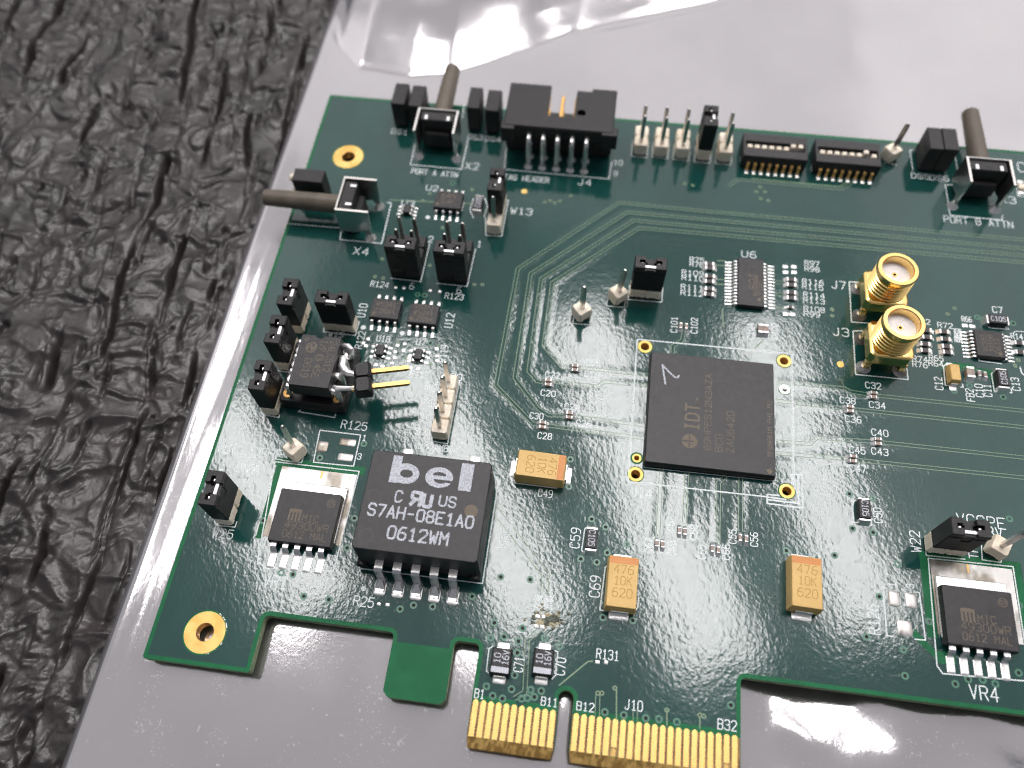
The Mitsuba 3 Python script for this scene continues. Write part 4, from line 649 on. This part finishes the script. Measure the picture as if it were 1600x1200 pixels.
part(k, 'emblem', flat(affinity.translate(gl, 25.9-o[0], 39.3-o[1]), 1.704, .012), 'm_mark', m, smooth=False)
part(k, 'pin_mark', flat(Point(37.45-o[0], 35.95-o[1]).buffer(.4), 1.704, .01), 'm_mark', m, smooth=False)
part(k, 'pen_mark', flat(LineString([(21.95-o[0], 48.5-o[1]), (21.35-o[0], 51.8-o[1]), (22.5-o[0], 50.6-o[1]), (23.3-o[0], 49.85-o[1]), (23.75-o[0], 49.8-o[1]), (23.95-o[0], 50.2-o[1])]).buffer(.125), 1.704, .015), 'm_print', m, 'hand drawn white pen stroke', smooth=False)
for cy, lab in ((58.75, 'gold threaded coaxial connector, the front one of the pair'), (68.5, 'gold threaded coaxial connector, the rear one of the pair')):
    k = comp('coaxial_connector', lab); m = tr(55.4, cy, .03)
    th = [(0, 2.3), (3.05, 2.3), (3.05, 4.6)]
    z = 4.75
    th += [(2.75, 4.7)]
    while z < 8.2: th += [(2.5, z), (3.12, z+.30), (3.12, z+.36), (2.5, z+.66)]; z += .74
    th += [(2.8, 8.75), (3.1, 8.85), (3.1, 9.45), (3.0, 9.55), (2.45, 9.55), (2.36, 9.4), (2.36, 7.7), (0, 7.7)]
    part(k, 'barrel', lathe(th, 56), 'm_sma', m, smooth=30)
    part(k, 'flange', loft([(2.2, 3.05, 3.05), (2.4, 3.25, 3.25), (4.4, 3.25, 3.25), (4.8, 2.75, 2.75)], .7), 'm_sma', m)
    part(k, 'insulator', lathe([(.42, 7.6), (.42, 7.95), (2.34, 7.95), (2.34, 7.6)], 40), 'm_ptfe', m, 'white insulator')
    part(k, 'bore', lathe([(0, 7.9), (.24, 7.9), (.24, 7.96), (0, 7.96)], 16), 'm_hole', m)
    part(k, 'socket_pin', lathe([(.24, 7.0), (.24, 8.02), (.42, 8.02), (.42, 7.0)], 20), 'm_gold', m)
    for sx in (-1, 1):
        for sy in (-1, 1):
            part(k, 'leg', ('smaleg', lambda: cbox(-.5, .5, -.5, .5, 0, 2.4, .1)), 'm_sma', m @ tr(sx*2.6, sy*2.6))
            part(k, 'solder_joint', ('smasj', lambda: lathe([(0, 0), (1.15, 0), (1.1, .1), (.8, .35), (.6, .7), (0, .8)], 24)), 'm_padtin', m @ tr(sx*2.75, sy*2.6, .02))
ic('fine_lead_chip', 'long black twenty-eight lead chip with white leads in the middle back', 35.15, 69.75, 90, 9.7, 4.4, 1.1, 14, .65, 7.2, .28,
   [('ICS', 1.6, .3, 180, 1.2, 3.0, .13), ('9DB108', 1.2, -.35, 180, .75, 4.0, .09), ('0612A', .2, -1.3, 180, .75, 3.4, .09)], pads=True)
ic('fine_lead_chip', 'black sixteen lead chip at the right edge of the board', 72.1, 62.25, 90, 5.0, 4.4, 1.1, 8, .65, 6.9, .28,
   [('ICS55', -1.6, .5, 0, .7, 3.2, .08), ('7GI08', -1.6, -.5, 0, .7, 3.2, .08), ('0618', -1.6, -1.4, 0, .7, 2.6, .08)])
near = {'C16': 'marked C16', 'C18': 'marked C18'}
PAIR = dict(C16=(7.93, 50.75, 0), C18=(7.97, 50.0, 0), C22=(4.05, 47.68, 0), C20=(4.1, 46.9, 0), C24=(7.91, 42.42, 0), C26=(7.91, 41.66, 0), C30=(4.02, 40.32, 0), C28=(4.05, 39.54, 0), C32=(53.75, 51.55, 0), C34=(53.65, 50.8, 0),
    C38=(50.02, 48.7, 0), C36=(49.98, 47.95, 0), C40=(53.76, 43.72, 0), C43=(53.72, 42.95, 0), C45=(50.0, 40.45, 0), C47=(49.9, 39.68, 0), C67=(22.02, 23.6, 90), C68=(22.84, 23.55, 90), C57=(25.08, 25.85, 90), C58=(25.87, 25.8, 90),
    C65=(29.73, 23.8, 90), C66=(30.55, 23.72, 90), C55=(33.58, 25.87, 90), C56=(34.42, 25.8, 90), C101=(24.1, 60.2, 90), C102=(25.0, 60.15, 90))
for nme, (x, y, rz) in PAIR.items(): chipc('ceramic_capacitor', f'tiny tan capacitor beside the {nme} marking', x, y, rz, 1.05, .52, .5)
for nme, x in (('C104', 36.73), ('C100', 37.55)): chipc('ceramic_capacitor', f'tan capacitor beside the {nme} marking', x, 61.0, 90, 1.7, .8, .75)
RES = [(28.45, 73.1, 'R75'), (28.5, 72.25, 'R76'), (28.57, 70.6, 'R109'), (28.5, 69.5, 'R110'), (28.53, 68.0, 'R111'), (28.46, 66.9, 'R112'), (41.9, 71.5, 'R116'), (41.87, 70.4, 'R115'), (41.83, 68.85, 'R114'), (41.8, 67.75, 'R113')]
for x, y, nme in RES: chipc('resistor', f'small resistor beside the {nme} marking', x, y, 0, 1.6, .8, .45, 'm_res')
chipc('resistor', 'small resistor beside the R108 marking', 41.6, 65.95, 0, 1.05, .5, .35, 'm_res')
for x, y in ((41.1, 74.3), (42.5, 74.45), (41.1, 73.15), (42.5, 73.3), (40.9, 64.72), (42.0, 64.8), (69.2, 65.9), (70.35, 65.9)): pad_part(x, y, .95, .72)
for i, (x, y) in enumerate(((62.9, 64.05), (62.8, 62.75), (62.4, 61.4), (62.3, 60.2), (65.6, 64.1), (65.65, 62.7), (65.7, 61.35), (65.7, 60.3))):
    chipc('resistor', ['rear', 'second', 'third', 'front'][i % 4]+(' resistor in the column beside the front coaxial connector' if i < 4 else ' resistor in the column left of the right edge chip'), x, y, 0, 1.6, .8, .45, 'm_res')
for x, y in ((77.0, 63.4), (76.9, 61.65)): chipc('resistor', 'resistor right of the chip at the right edge', x, y, 0, 1.6, .8, .45, 'm_res')
chipc('ferrite_bead', 'brown bead beside the small yellow capacitor', 68.55, 56.75, 90, 2.0, 1.2, .9, 'm_ceramic')
for x, y in ((70.1, 56.95), (70.95, 56.8)): chipc('ceramic_capacitor', 'tiny capacitor between the brown bead and the black capacitor', x, y, 90, 1.05, .52, .5)
for x, y, sx, sy in ((-28.45, 32.4, 1.7, 1.75), (-24.8, 33.55, 2.5, 1.2), (-24.6, 31.1, 2.3, 1.2), (54.25, 20.0, 1.5, 2.1), (56.5, 20.05, 1.5, 2.1), (55.3, 16.2, 1.95, 2.1)): part(B, 'solder_pad', fillet(x, y, sx, sy, .13), 'm_padtin')
for x, y in ((15.13, 6.62), (16.28, 6.72), (-15.05, 10.4), (-13.85, 10.45), (-23.2, 62.33), (-21.8, 62.4), (-17.4, 62.37), (-15.7, 62.42), (6.65, 11.5), (7.42, 11.53), (6.57, 10.16), (7.43, 10.18),
    (-25.68, 51.84), (-25.79, 50.54), (-20.68, 51.23), (-19.59, 51.67), (-19.61, 50.46), (-18.44, 49.11), (-20.83, 50.01), (-20.75, 48.98), (-14.3, 51.33), (-14.08, 50.09), (-23.45, 47.3), (-22.35, 47.2), (-17.75, 47.4), (-16.6, 47.5), (-20.9, 47.9), (-13.9, 49.2), (-26.3, 51.0)):
    pad_part(x+rnd.uniform(-.04, .04), y, rnd.uniform(.55, .75), rnd.uniform(.5, .68), rnd.uniform(-6, 6), .12)
k = comp('chip_light', 'cream chip with white ends at the right back edge')
part(k, 'body', cbox(81.9, 83.1, 95.9, 97.1, .05, .6, .08), 'm_cream'); part(k, 'terminal', fillet(82.4, 95.2, 1.2, .9, .3), 'm_solder'); part(k, 'terminal', fillet(82.6, 97.8, 1.2, .9, .3), 'm_solder')
fl = []
for _ in range(260):                                  # burnt flux round the four reworked pads
    a, r = rnd.uniform(0, 6.28), abs(rnd.gauss(0, 1)); x, y = 7.4+r*1.15*math.cos(a)+abs(rnd.gauss(0, .7)), 11.2+r*.75*math.sin(a)
    s = trimesh.creation.icosphere(1, rnd.uniform(.07, .30)); s.apply_scale([1, rnd.uniform(.5, 1), .35]); s.apply_translation([x, y, .05]); fl.append(s)
part(B, 'flux_residue', cat(*fl), 'm_flux', stuff=True, label='crusty burnt flux residue around four reworked pads')
fl = []
for _ in range(22):
    a = rnd.uniform(-1.2, 1.3); s = trimesh.creation.icosphere(1, rnd.uniform(.04, .11)); s.apply_scale([1, 1, .3]); s.apply_translation([-37.67+2.95*math.cos(a), 3.68+2.95*math.sin(a), .05]); fl.append(s)
part(B, 'solder_rim', cat(*fl), 'm_solder', stuff=True)
del k, m
